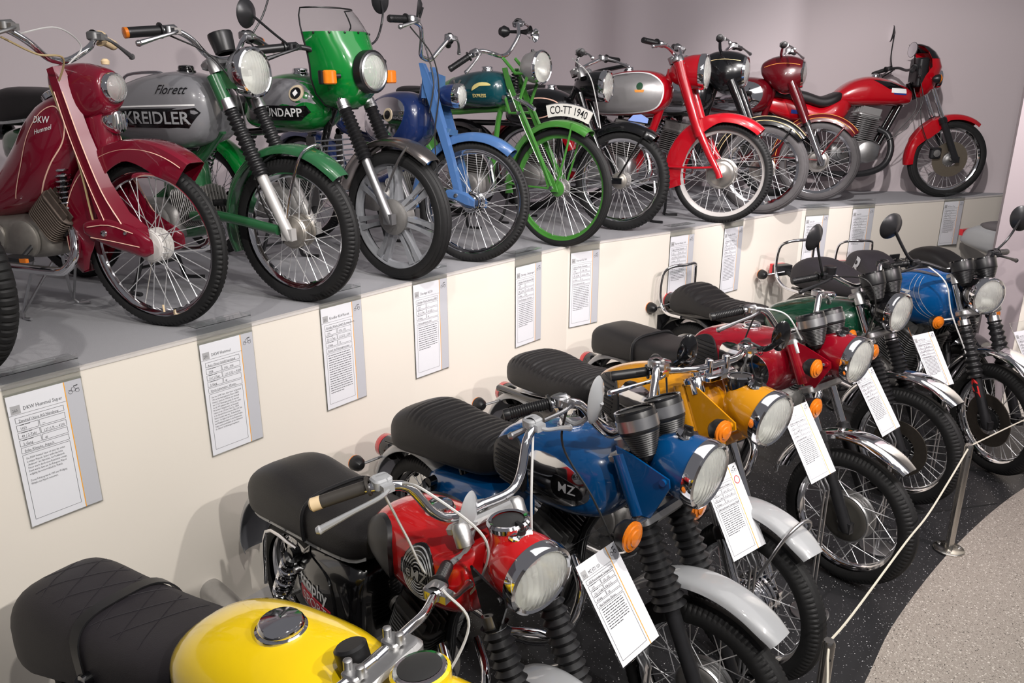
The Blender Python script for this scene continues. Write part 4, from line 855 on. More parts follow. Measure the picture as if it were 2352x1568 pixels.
for s in (-1, 1): q.lathe([(-.03, .014), (.03, .014), (.034, .009), (.034, 0)], (-.245, s * .045, 1.085), (0, 0, 1), 14)
q.rbox((-.235, 0, 1.055), (.05, .16, .02), .01); B.p('bar_clamp', q, CHR, True)
headlamp(B, (.0, 0, .965), .094, .19, MUS, ax=(1, 0, -.14), knob=True); bracket(B, MUS, .105, (-.27, 1.01), (-.085, .945), (-.20, .875))
q = B.p('speedometer', MB().lathe([(-.03, .042), (.0, .042), (.012, .040), (.014, .036)], (-.145, 0, 1.065), (-.1, 0, 1), 28), BLK, True); B.p('dial', MB().lathe([(.012, .036), (.012, 0)], (-.145, 0, 1.065), (-.1, 0, 1), 24), DIAL, parent=q); B.p('speedometer_ring', MB().lathe([(.01, .042), (.016, .041), (.014, .036)], (-.145, 0, 1.065), (-.1, 0, 1), 28), CHR, parent=q)
indicator(B, (-.065, -.175, .945), (1, 0, 0), .040, (-.10, -.1, .95), sm=CHR); indicator(B, (-.08, .175, .905), (1, 0, 0), .040, (-.09, .1, .94), sm=CHR)
mirror(B, (-.27, .40, 1.12), (-.6, .5, .15), .035, .065, [(-.38, .35, 1.075), (-.32, .38, 1.06)], BLK, sr=.011)
tubes(B, 'fender_stay', [[(-.0, -.075, .30), (.09, -.075, .50), (.14, -.07, .62), (.155, 0, .665), (.14, .07, .62), (.09, .075, .50), (0, .075, .30)]], .006, STEEL, True)
cable(B, [(-.30, -.2, 1.09), (-.28, -.19, .95), (-.24, -.16, .8), (-.2, -.12, .7)]); cable(B, [(-.30, .2, 1.1), (-.2, .1, 1.12), (-.15, .0, 1.05)])

# --- crimson
B = mzbase('crimson motorcycle with two gauges and ribbed knee pad, behind the mustard yellow one', (1.346, 2.727, -54.5, 2, .97), CHE, TS_TANK,
    [(-1.50, .66, .71, .07, 3.4), (-1.49, .62, .745, .115, 3.6), (-1.44, .61, .775, .135, 3.8), (-1.25, .63, .78, .14, 3.8), (-1.05, .65, .775, .14, 3.8), (-.92, .67, .78, .138, 3.6), (-.82, .70, .785, .12, 3.4), (-.775, .74, .78, .07, 3)],
    cap=-.56, seat_kw=dict(strap=(-1.15, .0075, .0)), tailc=(-1.63, 0, .50), rear_ind=False, fend=CHR, rearfend=GRYP, gaiter=False, forkkw=dict(gbot=.60, top=.95, x0=.04, upper=CHE, upto=(.82, .97, .029)), wheelkw=dict(plate=mat('dark_grey_brake_plate', (.10, .095, .085), .4, .6), drum=.1, drumw=.07))
tankpads(B, emblem='plain')
bars(B, [(-.33, 0, 1.01), (-.33, .09, 1.01), (-.345, .14, 1.04), (-.37, .19, 1.105), (-.40, .24, 1.115), (-.45, .31, 1.10), (-.49, .375, 1.085)], r=.0125, levlen=.18, grip=.13)
headlamp(B, (-.055, 0, .945), .092, .19, CHE, ax=(1, 0, -.08), knob=True); bracket(B, CHE, .10, (-.27, .96), (-.13, .93), (-.215, .82))
for s in (-1, 1): clock(B, (-.25, s * .066, 1.10), .056, .14, ringm=STEEL)
indicator(B, (-.135, -.17, .925), (1, 0, 0), .038, (-.13, -.1, .93), sm=CHR)
indicator(B, (-.115, -.17, .765), (1, 0, 0), .042, (-.19, -.1, .78), sm=BLKM)
cable(B, [(-.39, -.22, 1.11), (-.45, -.2, .95), (-.45, -.17, .85), (-.40, -.15, .75)]); cable(B, [(-.39, -.2, 1.12), (-.3, -.15, 1.1), (-.25, -.1, 1.0)], CABW)

# --- green with disc
B = mzbase('dark green tanked motorcycle with chrome grab rail and MZ fork lettering, behind the crimson one', (1.873, 3.358, -56, 0, 1.0), DGR,
    [(-.80, .73, .78, .05), (-.785, .69, .82, .11), (-.70, .66, .86, .14), (-.58, .66, .90, .15), (-.46, .67, .92, .15), (-.36, .69, .925, .135), (-.29, .73, .91, .10), (-.26, .78, .87, .04)],
    [(-1.48, .66, .71, .08, 3), (-1.47, .63, .76, .12, 3.2), (-1.40, .62, .81, .135, 3.3), (-1.31, .64, .80, .138, 3.3), (-1.2, .65, .755, .138, 3.3), (-1.08, .65, .755, .135, 3.3), (-.95, .66, .765, .13, 3.2), (-.83, .68, .745, .10, 3), (-.78, .70, .73, .06, 3)],
    cap=-.50, seat_kw=dict(ribs=11, rx=(-1.42, -.95), rib_amp=.007), tailc=(-1.58, 0, .66), fend=CHR, rearfend=BLK, wheelkw=dict(disc=.135, plate=BLKM, hubmat=BLKM, drum=.05, style='block') if 0 else dict(disc=.135, plate=BLKM, hubmat=BLKM, drum=.05), forkkw=dict(gbot=.50, gtop=.76, gr=.04, rip=14, x0=.04))
tubes(B, 'grab_rail', [[(-1.34, -.15, .63), (-1.46, -.15, .63), (-1.52, -.15, .70), (-1.52, -.14, .85), (-1.49, -.10, .90), (-1.47, .0, .905), (-1.49, .10, .90), (-1.52, .14, .85), (-1.52, .15, .70), (-1.46, .15, .63), (-1.34, .15, .63)]], .010, CHR)
tubes(B, 'plate_carrier', [[(-1.56, 0, .62), (-1.5, 0, .52), (-1.4, 0, .55)]], .016, BLKM); B.p('number_plate_holder', MB().box((-1.58, 0, .50), (.006, .2, .16)), BLKM, smooth=False)
bars(B, [(-.31, 0, 1.02), (-.31, .09, 1.02), (-.33, .14, 1.04), (-.36, .19, 1.07), (-.38, .23, 1.075), (-.41, .31, 1.065), (-.44, .38, 1.055)], levlen=.17, lm=BLKM, m=CHR)
headlamp(B, (-.12, 0, .915), .092, .15, BLK, ax=(1, 0, -.05))
for s in (-1, 1): clock(B, (-.25, s * .066, 1.09), .056, .14)
indicator(B, (-.125, -.17, .755), (1, 0, 0), .038, (-.17, -.1, .78)); indicator(B, (-.23, -.19, .81), (1, 0, 0), .03, (-.25, -.1, .81))
mirror(B, (-.33, -.42, 1.28), (-.9, -.1, .15), .062, None, [(-.37, -.26, 1.08), (-.34, -.32, 1.12), (-.33, -.38, 1.22)], BLKM, sr=.006)
B.p('brake_fluid_reservoir', MB().lathe([(0, .028), (.035, .03), (.04, .024), (.04, 0)], (-.37, -.21, 1.08), (0, 0, 1), 16), BRUB, True)
for s in (-1,):
    v, f = text2d('MZ', .07, 3, bold=.012); q = MB(); q.add([(.04 + b * .9 - .00 - (.40 + a - .02 - .285) * .44, s * (.088 + .027), .40 + a) for a, b in v], f) if 0 else None
cable(B, [(-.36, .2, 1.07), (-.28, .16, 1.0), (-.22, .12, .85)]); cable(B, [(-.36, -.2, 1.07), (-.2, -.18, 1.08), (-.16, -.14, .95), (-.2, -.12, .8)])
GRNB = B
# --- blue with disc
B = mzbase('metallic blue tanked motorcycle with black headlamp, rightmost of the lower row before the wall', (2.5, 3.667, -70, -8, 1.02), TEA,
    [(-.80, .71, .78, .05), (-.785, .68, .84, .12), (-.70, .66, .90, .155), (-.58, .65, .945, .165), (-.48, .65, .955, .165), (-.38, .67, .95, .15), (-.31, .72, .92, .11), (-.28, .78, .87, .04)],
    [(-1.50, .68, .74, .08, 3), (-1.49, .65, .80, .12, 3.2), (-1.40, .64, .85, .135, 3.3), (-1.25, .66, .84, .138, 3.3), (-1.1, .67, .80, .138, 3.3), (-.95, .68, .80, .13, 3.2), (-.83, .71, .83, .11, 3), (-.78, .75, .82, .06, 3)],
    cap=None, seat_kw=dict(m=LEAM), tailc=(-1.72, 0, .70), square=True, fend=CHR, rearfend=BLK, wheelkw=dict(disc=.135, plate=BLKM, hubmat=BLKM, drum=.05), forkkw=dict(gbot=.50, gtop=.74, gr=.04, rip=9, x0=.04))
B.p('tank_rail', MB().tube([(x, -B.tank.at(x)[3] * .55, B.tank.top(x, B.tank.at(x)[3] * .55) + .006) for x in np.linspace(-.74, -.40, 9)], .007, 8), STEEL, parent=B.tanko)
for s in (-1, 1):
    for k in range(3): B.p('tank_stripe', strip(B.tank, [(-.52 + k * .025, .93), (-.50 + k * .03, .84), (-.44 + k * .035, .76), (-.36 + k * .03, .72)], .0025, s), SILV, parent=B.tanko)
    B.p('tank_lettering', text_on(B.tank, 'MZ', -.56, .82, .075, s, .003, bold=.03, sx=1.2 if s < 0 else -1.2), SILV, parent=B.tanko)
tubes(B, 'grab_rail', [[(-1.30, -.15, .64), (-1.50, -.15, .64), (-1.60, -.15, .72), (-1.60, -.14, .88), (-1.55, -.10, .93), (-1.52, .0, .94), (-1.55, .10, .93), (-1.60, .14, .88), (-1.60, .15, .72), (-1.50, .15, .64), (-1.30, .15, .64)]], .010, CHR)
bars(B, [(-.33, 0, .99), (-.33, .09, .99), (-.35, .14, 1.01), (-.38, .19, 1.03), (-.40, .23, 1.035), (-.43, .31, 1.025), (-.46, .38, 1.015)], levlen=.17, lm=BLKM, m=BLKM)
headlamp(B, (-.15, 0, .89), .092, .14, BLK, ax=(1, 0, -.04))
for s in (-1, 1): clock(B, (-.28, s * .066, 1.05), .055, .13)
for s in (-1, 1): indicator(B, (-.27, s * .17, .74), (1, 0, 0), .034, (-.24, s * .1, .76))
mirror(B, (-.40, -.40, 1.24), (-.9, -.1, .15), .068, None, [(-.40, -.24, 1.04), (-.38, -.3, 1.08), (-.39, -.36, 1.18)], BLKM, sr=.008)
mirror(B, (-.42, .40, 1.20), (-.6, .6, .1), .05, .07, [(-.41, .26, 1.04), (-.42, .34, 1.1)], BLKM, sr=.006)
cable(B, [(-.38, -.18, 1.02), (-.26, -.16, .95), (-.22, -.14, .8), (-.12, -.12, .62), (-.1, -.11, .52)], CABW)
cylinder(B, (-.62, -.0, .42), 20, .28, .26, .22, 16, FIN)
BLUB = B
def forkletters(B, z=.42):
    q = MB(); v, f = text2d('MZ', .085, 3, bold=.014); d = V3((-math.sin(26 * D2R), 0, math.cos(26 * D2R))); o = V3((.04, 0, .285)); e = V3((math.cos(26 * D2R), 0, math.sin(26 * D2R))); P = []
    w_ = v[:, 0].max() - v[:, 0].min(); h_ = abs(v[:, 1]).max()
    for a, b in v:
        th = b / h_ * .85; p = o + d * ((z - .285) / d[2] - a / w_ * .13) + e * (.0262 * math.sin(th)); P.append((p[0], -(.088 + .0262 * math.cos(th)), p[2]))
    q.add(P, f); B.p('fork_lettering', q, mat('red_white_sticker', (.75, .03, .03), .4), True, smooth=False)
forkletters(GRNB, .47); forkletters(BLUB, .47)
# --- partly hidden machines further along the lower row
def rearbike(label, pose, seat_st, tankm, tank_st, letter=False, rail=True, sm=LEAM):
    B = mzbase(label, pose, tankm, tank_st, seat_st, cap=None, seat_kw=dict(m=sm), tailc=(-1.70, 0, .72), square=True, front=True, rearfend=BLK, fend=BLK, wheelkw=dict(disc=.13, plate=BLKM, hubmat=BLKM, drum=.05), rear_ind=True, forkkw=dict(top=.80))
    if rail: tubes(B, 'grab_rail', [[(-1.30, -.15, .66), (-1.50, -.15, .66), (-1.60, -.15, .74), (-1.60, -.14, .90), (-1.55, -.10, .95), (-1.52, .0, .96), (-1.55, .10, .95), (-1.60, .14, .90), (-1.60, .15, .74), (-1.50, .15, .66), (-1.30, .15, .66)]], .010, CHR)
    if letter: B.p('seat_lettering', text_on(B.seat, 'R', -1.30, .80, .20, -1, .003, bold=.02, shear=.25, rot=-8), SILV, parent=B.seato)
    return B
SEATB = [(-1.50, .69, .75, .08, 3.4), (-1.49, .66, .82, .12, 3.6), (-1.40, .65, .87, .135, 3.8), (-1.25, .66, .86, .138, 3.8), (-1.1, .67, .80, .138, 3.6), (-.95, .68, .79, .13, 3.4), (-.83, .71, .80, .11, 3), (-.78, .75, .79, .06, 3)]
LOWT = [(-.80, .70, .74, .05), (-.77, .66, .78, .11), (-.66, .64, .80, .14), (-.5, .64, .80, .14), (-.38, .66, .79, .12), (-.33, .70, .76, .05)]
rearbike('black machine with white R lettering on its seat, behind the metallic blue one', (2.61, 4.18, -87, 0, .91), [(q[0], q[1] + .03, q[2] + .04) + q[3:] for q in SEATB], BLK, LOWT, letter=True)
rearbike('black machine with plain dark seat, between the R seated one and the silver tailed one', (3.74, 4.66, -62, 0, .91), SEATB, BLK, LOWT, rail=False, sm=LEA)
# silver tail fairing machine cut off by the dividing wall
B = Bike('motorcycle', 'silver tailed machine with dark red body, half hidden by the grey dividing wall', 4.45, 4.60, -62, 0, .98, 0)
wheel(B, -1.33, .30, .23, .1, steer=False, name='rear_wheel', drum=.07, single=False); wheel(B, 0, .30, .23, .09, steer=False, single=False)
tb = Body([(-1.80, .78, .84, .03, 2.6), (-1.74, .76, .90, .08, 2.8), (-1.6, .73, .95, .12, 3), (-1.4, .70, .955, .14, 3), (-1.2, .68, .94, .15, 3), (-1.0, .66, .88, .15, 3), (-.9, .66, .84, .1, 3)], 26); o = B.p('tail_fairing', tb.mesh(), SILV)
B.p('seat_pad', Body([(-1.64, .90, .955, .06, 3), (-1.55, .90, .975, .11, 3), (-1.3, .88, .97, .13, 3), (-1.05, .84, .93, .13, 3), (-.95, .82, .88, .08, 3)], 24).mesh(), mat('grey_seat_cover', (.12, .11, .115), .6), parent=o)
B.p('red_reflector', MB().box((-1.78, 0, .86), (.03, .13, .05)), REDL, parent=o)
B.tank, B.tanko = tank(B, [(-.98, .62, .82, .05), (-.93, .58, .92, .14), (-.75, .55, 1.02, .18), (-.55, .55, 1.05, .19), (-.38, .58, 1.0, .16), (-.30, .7, .9, .06)], paint('dark_red_fairing_paint', (110, 8, 20)))
forks(B, False, steer=False) if False else forks(B, False, x0=.02, gbot=.55, top=.9)
tubes(B, 'frame', [[(-.35, 0, .9), (-.9, 0, .7), (-1.4, .06, .7)], [(-.4, 0, .8), (-.55, 0, .3), (-.95, 0, .25), (-1.33, .1, .3)]], .02, BLK); crankcase(B, -.72, .35, .38, .22, .14, ALUD)
bars(B, [(-.33, 0, 1.05), (-.34, .12, 1.06), (-.4, .3, 1.05), (-.44, .38, 1.04)], m=BLKM, lm=BLKM)
mirror(B, (-.36, -.34, 1.32), (-.95, -.2, 0), .045, .06, [(-.38, -.26, 1.06), (-.36, -.3, 1.2)], BLKM)

# ================================================================== UPPER ROW
MAR = paint('maroon_paint', (128, 12, 40)); GRN = paint('mid_green_paint', (42, 98, 60)); ZGR = paint('bright_emerald_paint', (6, 122, 46), .18); GREYT = paint('silver_grey_tank_paint', (138, 138, 142), .3); BLM = paint('cornflower_blue_paint', (74, 112, 166)); DBL = paint('navy_blue_paint', (26, 44, 92))
LGR = paint('leaf_green_paint', (68, 134, 52), .3); TEAL = paint('teal_green_paint', (8, 70, 78)); SRED = paint('scarlet_paint', (184, 8, 28)); DRED = paint('wine_red_paint', (92, 3, 15)); MRED = paint('poppy_red_paint', (188, 8, 26))
PIN = mat('cream_pin_stripe', srgb(235, 190, 170), .4); ORP = mat('orange_pin_stripe', srgb(235, 160, 80), .4)
def rear(B, x=-1.2, rt=.285, rr=.228, fm=None, tw=.065, R=.33, style='block', **k):
    w = wheel(B, x, rt, rr, tw, steer=False, name='rear_wheel', drum=.055, single=False, style=style, **k)
    if fm: fender(B, x, rt, R, 20, 185, .11, .04, fm, steer=False, name='rear_fender')
    return w
# far-left neighbour: only the front wheel's edge shows
B = Bike('moped', 'dark red moped cut by the left edge, only its knobbly front tyre edge showing', -1.62, 2.13, -22, 0, 1, PH)
wheel(B, 0, .292, .252, .058, single=False, style='knob'); rear(B, fm=MAR); fender(B, 0, .292, .325, 75, 190, .1, .06, MAR); forks(B, False, x0=.02, gbot=.5, top=.8, slider=MAR)
tubes(B, 'frame', [[(-.3, 0, .85), (-.5, 0, .5), (-.6, 0, .35), (-1.2, .06, .29)], [(-.5, 0, .5), (-.95, 0, .7)]], .03, MAR); seat(B, [(-1.15, .72, .74, .04), (-1.1, .70, .77, .11), (-.9, .71, .77, .1), (-.8, .73, .75, .03)]); bars(B, [(-.33, 0, .93), (-.35, .1, .95), (-.4, .25, .97), (-.43, .33, .96)])

# --- maroon pressed-steel moped
B = Bike('moped', 'maroon pressed steel moped with cream pinstripes, leftmost complete machine on the platform', -1.25, 2.67, -20, 3, 1, PH, rake=24, trail=.06)
W = wheel(B, 0, .292, .252, .056, drum=.055, drumw=.06, hubmat=mat('pale_painted_hub', (.6, .58, .56), .5), plate=mat('pale_painted_hub', (.6, .58, .56), .5))
cable(B, [(.03, -.03, .06), (.028, -.03, .085)], CREAM, .0035, name='tyre_valve')
f = fender(B, 0, .31, .342, 52, 203, .115, .11, MAR, drop=[(0, .085), (.12, .095), (.3, .06), (.5, .085), (.75, .145), (.9, .12), (1, .05)], crown=.5)
for s in (-1, 1):
    q = MB(); P = [((.332) * math.cos(a), s * .050, .31 + .322 * math.sin(a)) for a in np.linspace(55, 195, 40) * D2R]; q.tube([(p[0] * .985, s * .0565, .31 + (p[2] - .31) * .96) for p in P], .0018, 4); B.p('pin_stripe', q, PIN, True, parent=f)
# pressed fork blades: tapered channel from the head to the pivot, then a trailing link to the axle
for s in (-1, 1):
    y = s * .068; L = []
    for (x, z, w, t) in ((-.262, .875, .028, .014), (-.245, .82, .032, .018), (-.20, .66, .034, .018), (-.15, .50, .044, .018), (-.115, .40, .072, .018), (-.085, .355, .11, .016), (-.07, .32, .10, .014)):
        L.append(np.array([(x - w, y - s * t, z - .008), (x - w * .5, y + s * t, z - .004), (x + w * .5, y + s * t, z + .004), (x + w, y - s * t, z + .008)]))
    o = B.p('fork_blade', MB().rings(L, True), MAR, True, angle=30)
    q = MB(); q.tube([(-.248, y + s * .0235, .80), (-.215, y + s * .0225, .66), (-.165, y + s * .021, .50), (-.12, y + s * .02, .38)], .002, 4, 4); q.tube([(-.215, y + s * .022, .80), (-.17, y + s * .022, .64), (-.115, y + s * .02, .48), (-.05, y + s * .018, .37)], .0025, 4, 4); B.p('pin_stripe', q, PIN, parent=o)
    lb = Body([(-.22, .345, .36, .006, 2.6), (-.205, .325, .375, .013, 2.6), (-.12, .292, .39, .018, 2.6), (-.04, .275, .375, .018, 2.6), (.02, .262, .35, .017, 2.6), (.055, .275, .325, .008, 2.6)], 18).mesh()
    lb.v = [(a, b + y + s * .010, c) for a, b, c in lb.v]; k = B.p('leading_link', lb, MAR, True, angle=50)
    q = MB().lathe([(0, .012), (.006, .010), (.008, 0)], (-.12, y + s * .028, .34), (0, s, 0), 14); B.p('pivot_bolt', q, CHR, parent=k); q = MB().lathe([(0, .007), (.005, .006), (.006, 0)], (-.03, y + s * .028, .345), (0, s, 0), 10); B.p('link_bolt', q, CHR, parent=k)
    q = MB().tube([(-.19, y + s * .029, .357), (-.1, y + s * .029, .368), (0, y + s * .029, .345)], .0018, 4, 3); q.tube([(-.18, y + s * .029, .322), (-.1, y + s * .029, .315), (.02, y + s * .029, .30)], .0018, 4, 3); B.p('pin_stripe', q, PIN, parent=k)
# head nacelle
hb = Body([(-.33, .83, .87, .03, 2.4), (-.315, .77, .885, .045, 2.4), (-.27, .71, .89, .056, 2.4), (-.2, .70, .895, .062, 2.4), (-.14, .72, .885, .062, 2.4), (-.10, .75, .87, .056, 2.4), (-.095, .78, .84, .03, 2.4)], 24); o = B.p('steering_head_cowl', hb.mesh(), MAR, True)
hb2 = Body([(-.29, .60, .74, .035, 2.6), (-.25, .54, .76, .044, 2.6), (-.18, .53, .76, .046, 2.6), (-.13, .58, .74, .042, 2.6), (-.11, .63, .72, .02, 2.6)], 20); B.p('fork_front_panel', hb2.mesh(), MAR, parent=o)
headlamp(B, (-.085, 0, .815), .047, .06, CHR, ax=(1, 0, -.03)); 
q = B.p('horn', MB().lathe([(-.03, .036), (.0, .04), (.012, .036), (.016, .02), (.017, 0)], (-.095, 0, .705), (1, 0, -.05), 24), CHR, True); g = MB()
for i in range(4): g.box((-.078, (i - 1.5) * .012, .705), (.004, .003, .05))
B.p('horn_grille', g, STEEL, parent=q)
# main body: leaf-shaped pressed frame running down to the engine
mb_ = Body([(-.20, .66, .76, .03, 2.3), (-.22, .60, .79, .07, 2.3), (-.28, .53, .80, .095, 2.3), (-.36, .46, .78, .105, 2.3), (-.44, .41, .73, .10, 2.3), (-.54, .38, .62, .09, 2.3), (-.70, .35, .50, .075, 2.3), (-1.0, .33, .47, .06, 2.3), (-1.15, .34, .46, .03, 2.3)], 28); o = B.p('pressed_frame', mb_.mesh(), MAR)
for s in (-1, 1):
    B.p('pin_stripe', strip(mb_, [(-.52, .44), (-.45, .55), (-.39, .66), (-.33, .735), (-.27, .755), (-.235, .71), (-.25, .64), (-.31, .57), (-.37, .50), (-.42, .44)], .004, s), PIN, parent=o)
    B.p('frame_lettering', text_on(mb_, 'DKW', -.32, .712, .030, s, .003, bold=.012, sx=1 if s < 0 else -1), WHTP, parent=o); B.p('script_lettering', text_on(mb_, 'Hummel', -.315, .68, .022, s, .003, rot=14, shear=.4, sx=1 if s < 0 else -1), WHTP, parent=o)
q = MB().lathe([(-.01, .034), (.008, .034), (.014, .026), (.016, 0)], (-.36, 0, .785), (-.55, 0, .83), 24); B.p('filler_cap', q, CHR, parent=o)
seat(B, [(-1.05, .72, .74, .05), (-1.02, .69, .78, .12), (-.85, .70, .79, .11), (-.75, .73, .77, .05)])
cylinder(B, (-.42, -.02, .345), 50, .14, .16, .15, 10, mat('brown_burnt_fins', (.11, .085, .07), .6, .5, noise=.3)); crankcase(B, -.56, .30, .36, .16, .10, mat('warm_cast_case', (.33, .31, .28), .5, .8, noise=.2))
tubes(B, 'exhaust_pipe', [[(-.36, -.03, .38), (-.30, -.06, .34), (-.27, -.09, .27), (-.30, -.11, .21), (-.40, -.12, .195), (-.95, -.12, .21)]], .017, CHR)
B.p('pedal', MB().tube([(-.45, -.08, .30), (-.45, -.15, .25)], .008, 8).rbox((-.45, -.17, .245), (.1, .05, .02), .01), BLKM); B.p('pedal_reflector', MB().box((-.40, -.19, .245), (.03, .012, .014)), AMB, smooth=False)
shock(B, (-.30, .055, .60), (-.33, .055, .33), .022, 10, m=CHR)
bars(B, [(-.30, 0, .90), (-.30, .05, .91), (-.29, .12, .95), (-.31, .18, .985), (-.33, .24, .985), (-.35, .30, .975)], gripm=CREAM, lm=mat('grey_cast_lever', (.25, .25, .25), .45, .7), grip=.1, gr=.018, r=.011)
cable(B, [(-.31, -.20, .96), (-.2, -.18, .91), (-.18, -.1, .9), (-.26, -.075, .8)], mat('tan_cable_sheath', srgb(170, 150, 110), .5)); cable(B, [(-.28, -.075, .82), (-.21, -.078, .6), (-.18, -.08, .40), (-.165, -.08, .33)], mat('tan_cable_sheath', srgb(170, 150, 110), .5)); cable(B, [(-.30, -.16, .97), (-.24, -.05, 1.0), (-.26, .06, .95), (-.28, .0, .88)], CABW, .0025)
B.p('beacon_cap', MB().lathe([(0, .012), (.01, .014), (.018, .008), (.018, 0)], (-.11, 0, .888), (0, 0, 1), 14), CREAM, True)
rear(B, fm=MAR); 
q = MB()
for s in (-1, 1): q.tube([(-.52, s * .06, .21), (-.56, s * .11, .02), (-.50, s * .13, .008)], .006, 6, 3); q.tube([(-.44, s * .05, .21), (-.56, s * .11, .02)], .005, 6)
B.p('centre_stand', q, STEEL)

# --- silver tank green moped
B = Bike('moped', 'green moped with silver grey lettered tank, second machine on the platform', -.84, 3.01, -21.5, -2, 1, PH, rake=25)
wheel(B, 0, .285, .228, .072, drum=.062, drumw=.07, hubmat=mat('corroded_hub', (.45, .42, .38), .45, .9, noise=.3), plate=mat('corroded_hub', (.45, .42, .38), .45, .9, noise=.3))
forks(B, True, y=.078, x0=.02, gbot=.50, gtop=.75, top=.84, slider=mat('silver_fork_paint', (.5, .49, .48), .4, .3), gr=.031, sr=.0225, rip=14, ft=25)
fender(B, 0, .292, .325, 42, 200, .105, .028, GRN)
for s in (-1, 1): B.p('fork_shroud', MB().tube([(-.255, s * .078, .86), (-.205, s * .078, .745)], .028, 14), GRN, True)
tubes(B, 'fender_stay', [[(.0, -.07, .30), (.03, -.066, .42), (.09, -.062, .57), (.12, -.03, .61), (.12, .03, .61), (.09, .062, .57), (.03, .066, .42), (0, .07, .30)]], .006, CHR, True)
st = [(-.84, .68, .76, .03), (-.82, .64, .79, .08), (-.74, .61, .83, .125), (-.62, .595, .865, .14), (-.48, .59, .88, .142), (-.40, .60, .87, .137), (-.335, .63, .845, .12), (-.295, .69, .80, .08), (-.285, .72, .77, .03)]
B.tank, B.tanko = tank(B, [q + (3.2,) for q in st], GREYT, cap=-.46, capmat=BLK, capr=.03)
for s in (-1, 1):
    sx = 1 if s < 0 else -1
    k = B.p('black_band', patch(B.tank, [(-.78, .738), (-.33, .746), (-.315, .728), (-.36, .672), (-.78, .672)], s, .002, 5, 5), BLK, parent=B.tanko); B.p('white_line', strip(B.tank, [(-.79, .745), (-.5, .752), (-.33, .756)], .006, s), WHTP, parent=B.tanko)
    B.p('brand_lettering', text_on(B.tank, 'KREIDLER', -.505, .706, .064, s, .0045, bold=.016, sx=1.12 * sx), SILV, parent=k); B.p('script_lettering', text_on(B.tank, 'Florett', -.43, .81, .048, s, .003, shear=.45, sx=sx), BLK, parent=B.tanko)
tubes(B, 'tank_rail', [[(-.74, -.06, .83), (-.70, -.06, .868), (-.55, -.06, .875), (-.5, -.06, .86)]], .006, CHR)
seat(B, [(-1.48, .69, .73, .06, 3), (-1.46, .67, .79, .11, 3.2), (-1.38, .665, .825, .13, 3.4), (-1.2, .68, .82, .13, 3.4), (-1.0, .69, .815, .128, 3.4), (-.88, .70, .81, .11, 3.2), (-.83, .72, .79, .06, 3)], trim=(-1.45, -.88, SILV))
B.p('green_side_panel', Body([(-1.5, .56, .60, .03, 3), (-1.45, .50, .65, .08, 3), (-1.2, .46, .67, .11, 3), (-.95, .44, .67, .11, 3), (-.86, .48, .64, .06, 3)], 20).mesh(), GRN)
headlamp(B, (-.13, 0, .872), .088, .11, GREYT, ax=(1, 0, .02), rimm=CHR); [B.p('headlamp_bracket', MB().box((-.2, s * .075, .85), (.09, .006, .07)), GRN, True, smooth=False) for s in (-1, 1)]
B.p('speedometer', MB().lathe([(-.075, .03), (-.07, .038), (-.01, .046), (0, .044), (0, 0)], (-.25, -.03, 1.01), (-.3, 0, 1), 26), BRUB, True); clamps(B, ALU, .90, -.27, .078)
bars(B, [(-.28, 0, .92), (-.28, .07, .93), (-.29, .13, .985), (-.31, .18, 1.012), (-.34, .24, 1.01), (-.375, .335, 1.0)], lm=STEEL, endm=AMB, endlen=.012, grip=.12, ribs=False, gr=.018)
mirror(B, (-.27, .36, 1.32), (-.8, .3, .0), .05, None, [(-.33, .24, 1.02), (-.30, .30, 1.12)], BLKM, sr=.004)
cable(B, [(-.33, -.2, 1.0), (-.24, -.1, .93), (-.16, -.07, .8), (-.13, -.07, .6), (-.1, -.07, .4), (-.02, -.06, .25)]); cable(B, [(-.30, .16, 1.0), (-.2, .1, .95), (-.15, .05, .8)])
rear(B, fm=GRN); tubes(B, 'frame', [[(-.27, 0, .84), (-.42, 0, .58), (-.6, 0, .52), (-1.1, 0, .60)], [(-.32, 0, .66), (-.5, 0, .5), (-.85, 0, .3), (-1.2, .07, .285)], [(-.85, 0, .3), (-1.2, -.07, .285)], [(-.02, -.09, .30), (-.3, -.09, .34), (-.44, -.08, .33)]], .02, GRN)
cylinder(B, (-.55, 0, .35), 82, .16, .15, .16, 11, ALUD); crankcase(B, -.68, .30, .34, .18, .11, ALUD)
B.p('leg_panel', Body([(-.62, .25, .45, .02, 3), (-.58, .22, .56, .05, 3), (-.46, .24, .58, .06, 3), (-.42, .3, .5, .02, 3)], 16).mesh(), GRN); tubes(B, 'exhaust_pipe', [[(-.42, -.05, .33), (-.35, -.09, .26), (-.45, -.12, .2), (-1.1, -.12, .22)]], .018, CHR)
shock(B, (-1.0, .12, .58), (-1.18, .1, .30), .024, 10); stand(B, -.72, .24); taillamp(B, (-1.56, 0, .64), .04)

# --- green faired
B = Bike('motorcycle', 'emerald green motorcycle with handlebar fairing and clear screen, third on the platform', -.50, 3.40, -30, -3, 1, PH, rake=25)
wheel(B, 0, .285, .228, .078, cast=True, rim=GRYP, style='rib')
forks(B, True, y=.08, x0=.02, gbot=.53, gtop=.745, top=.80, slider=mat('grey_fork_slider', (.28, .28, .29), .35, .8), gr=.033, rip=14, ft=25, sr=.021)
fender(B, 0, .292, .328, 48, 165, .11, .024, mat('dull_bronze_chrome', (.42, .38, .36), .25, 1.)); tubes(B, 'fender_stay', [[(.0, -.07, .40), (.07, -.068, .52), (.115, -.05, .59)]], .006, STEEL, True)
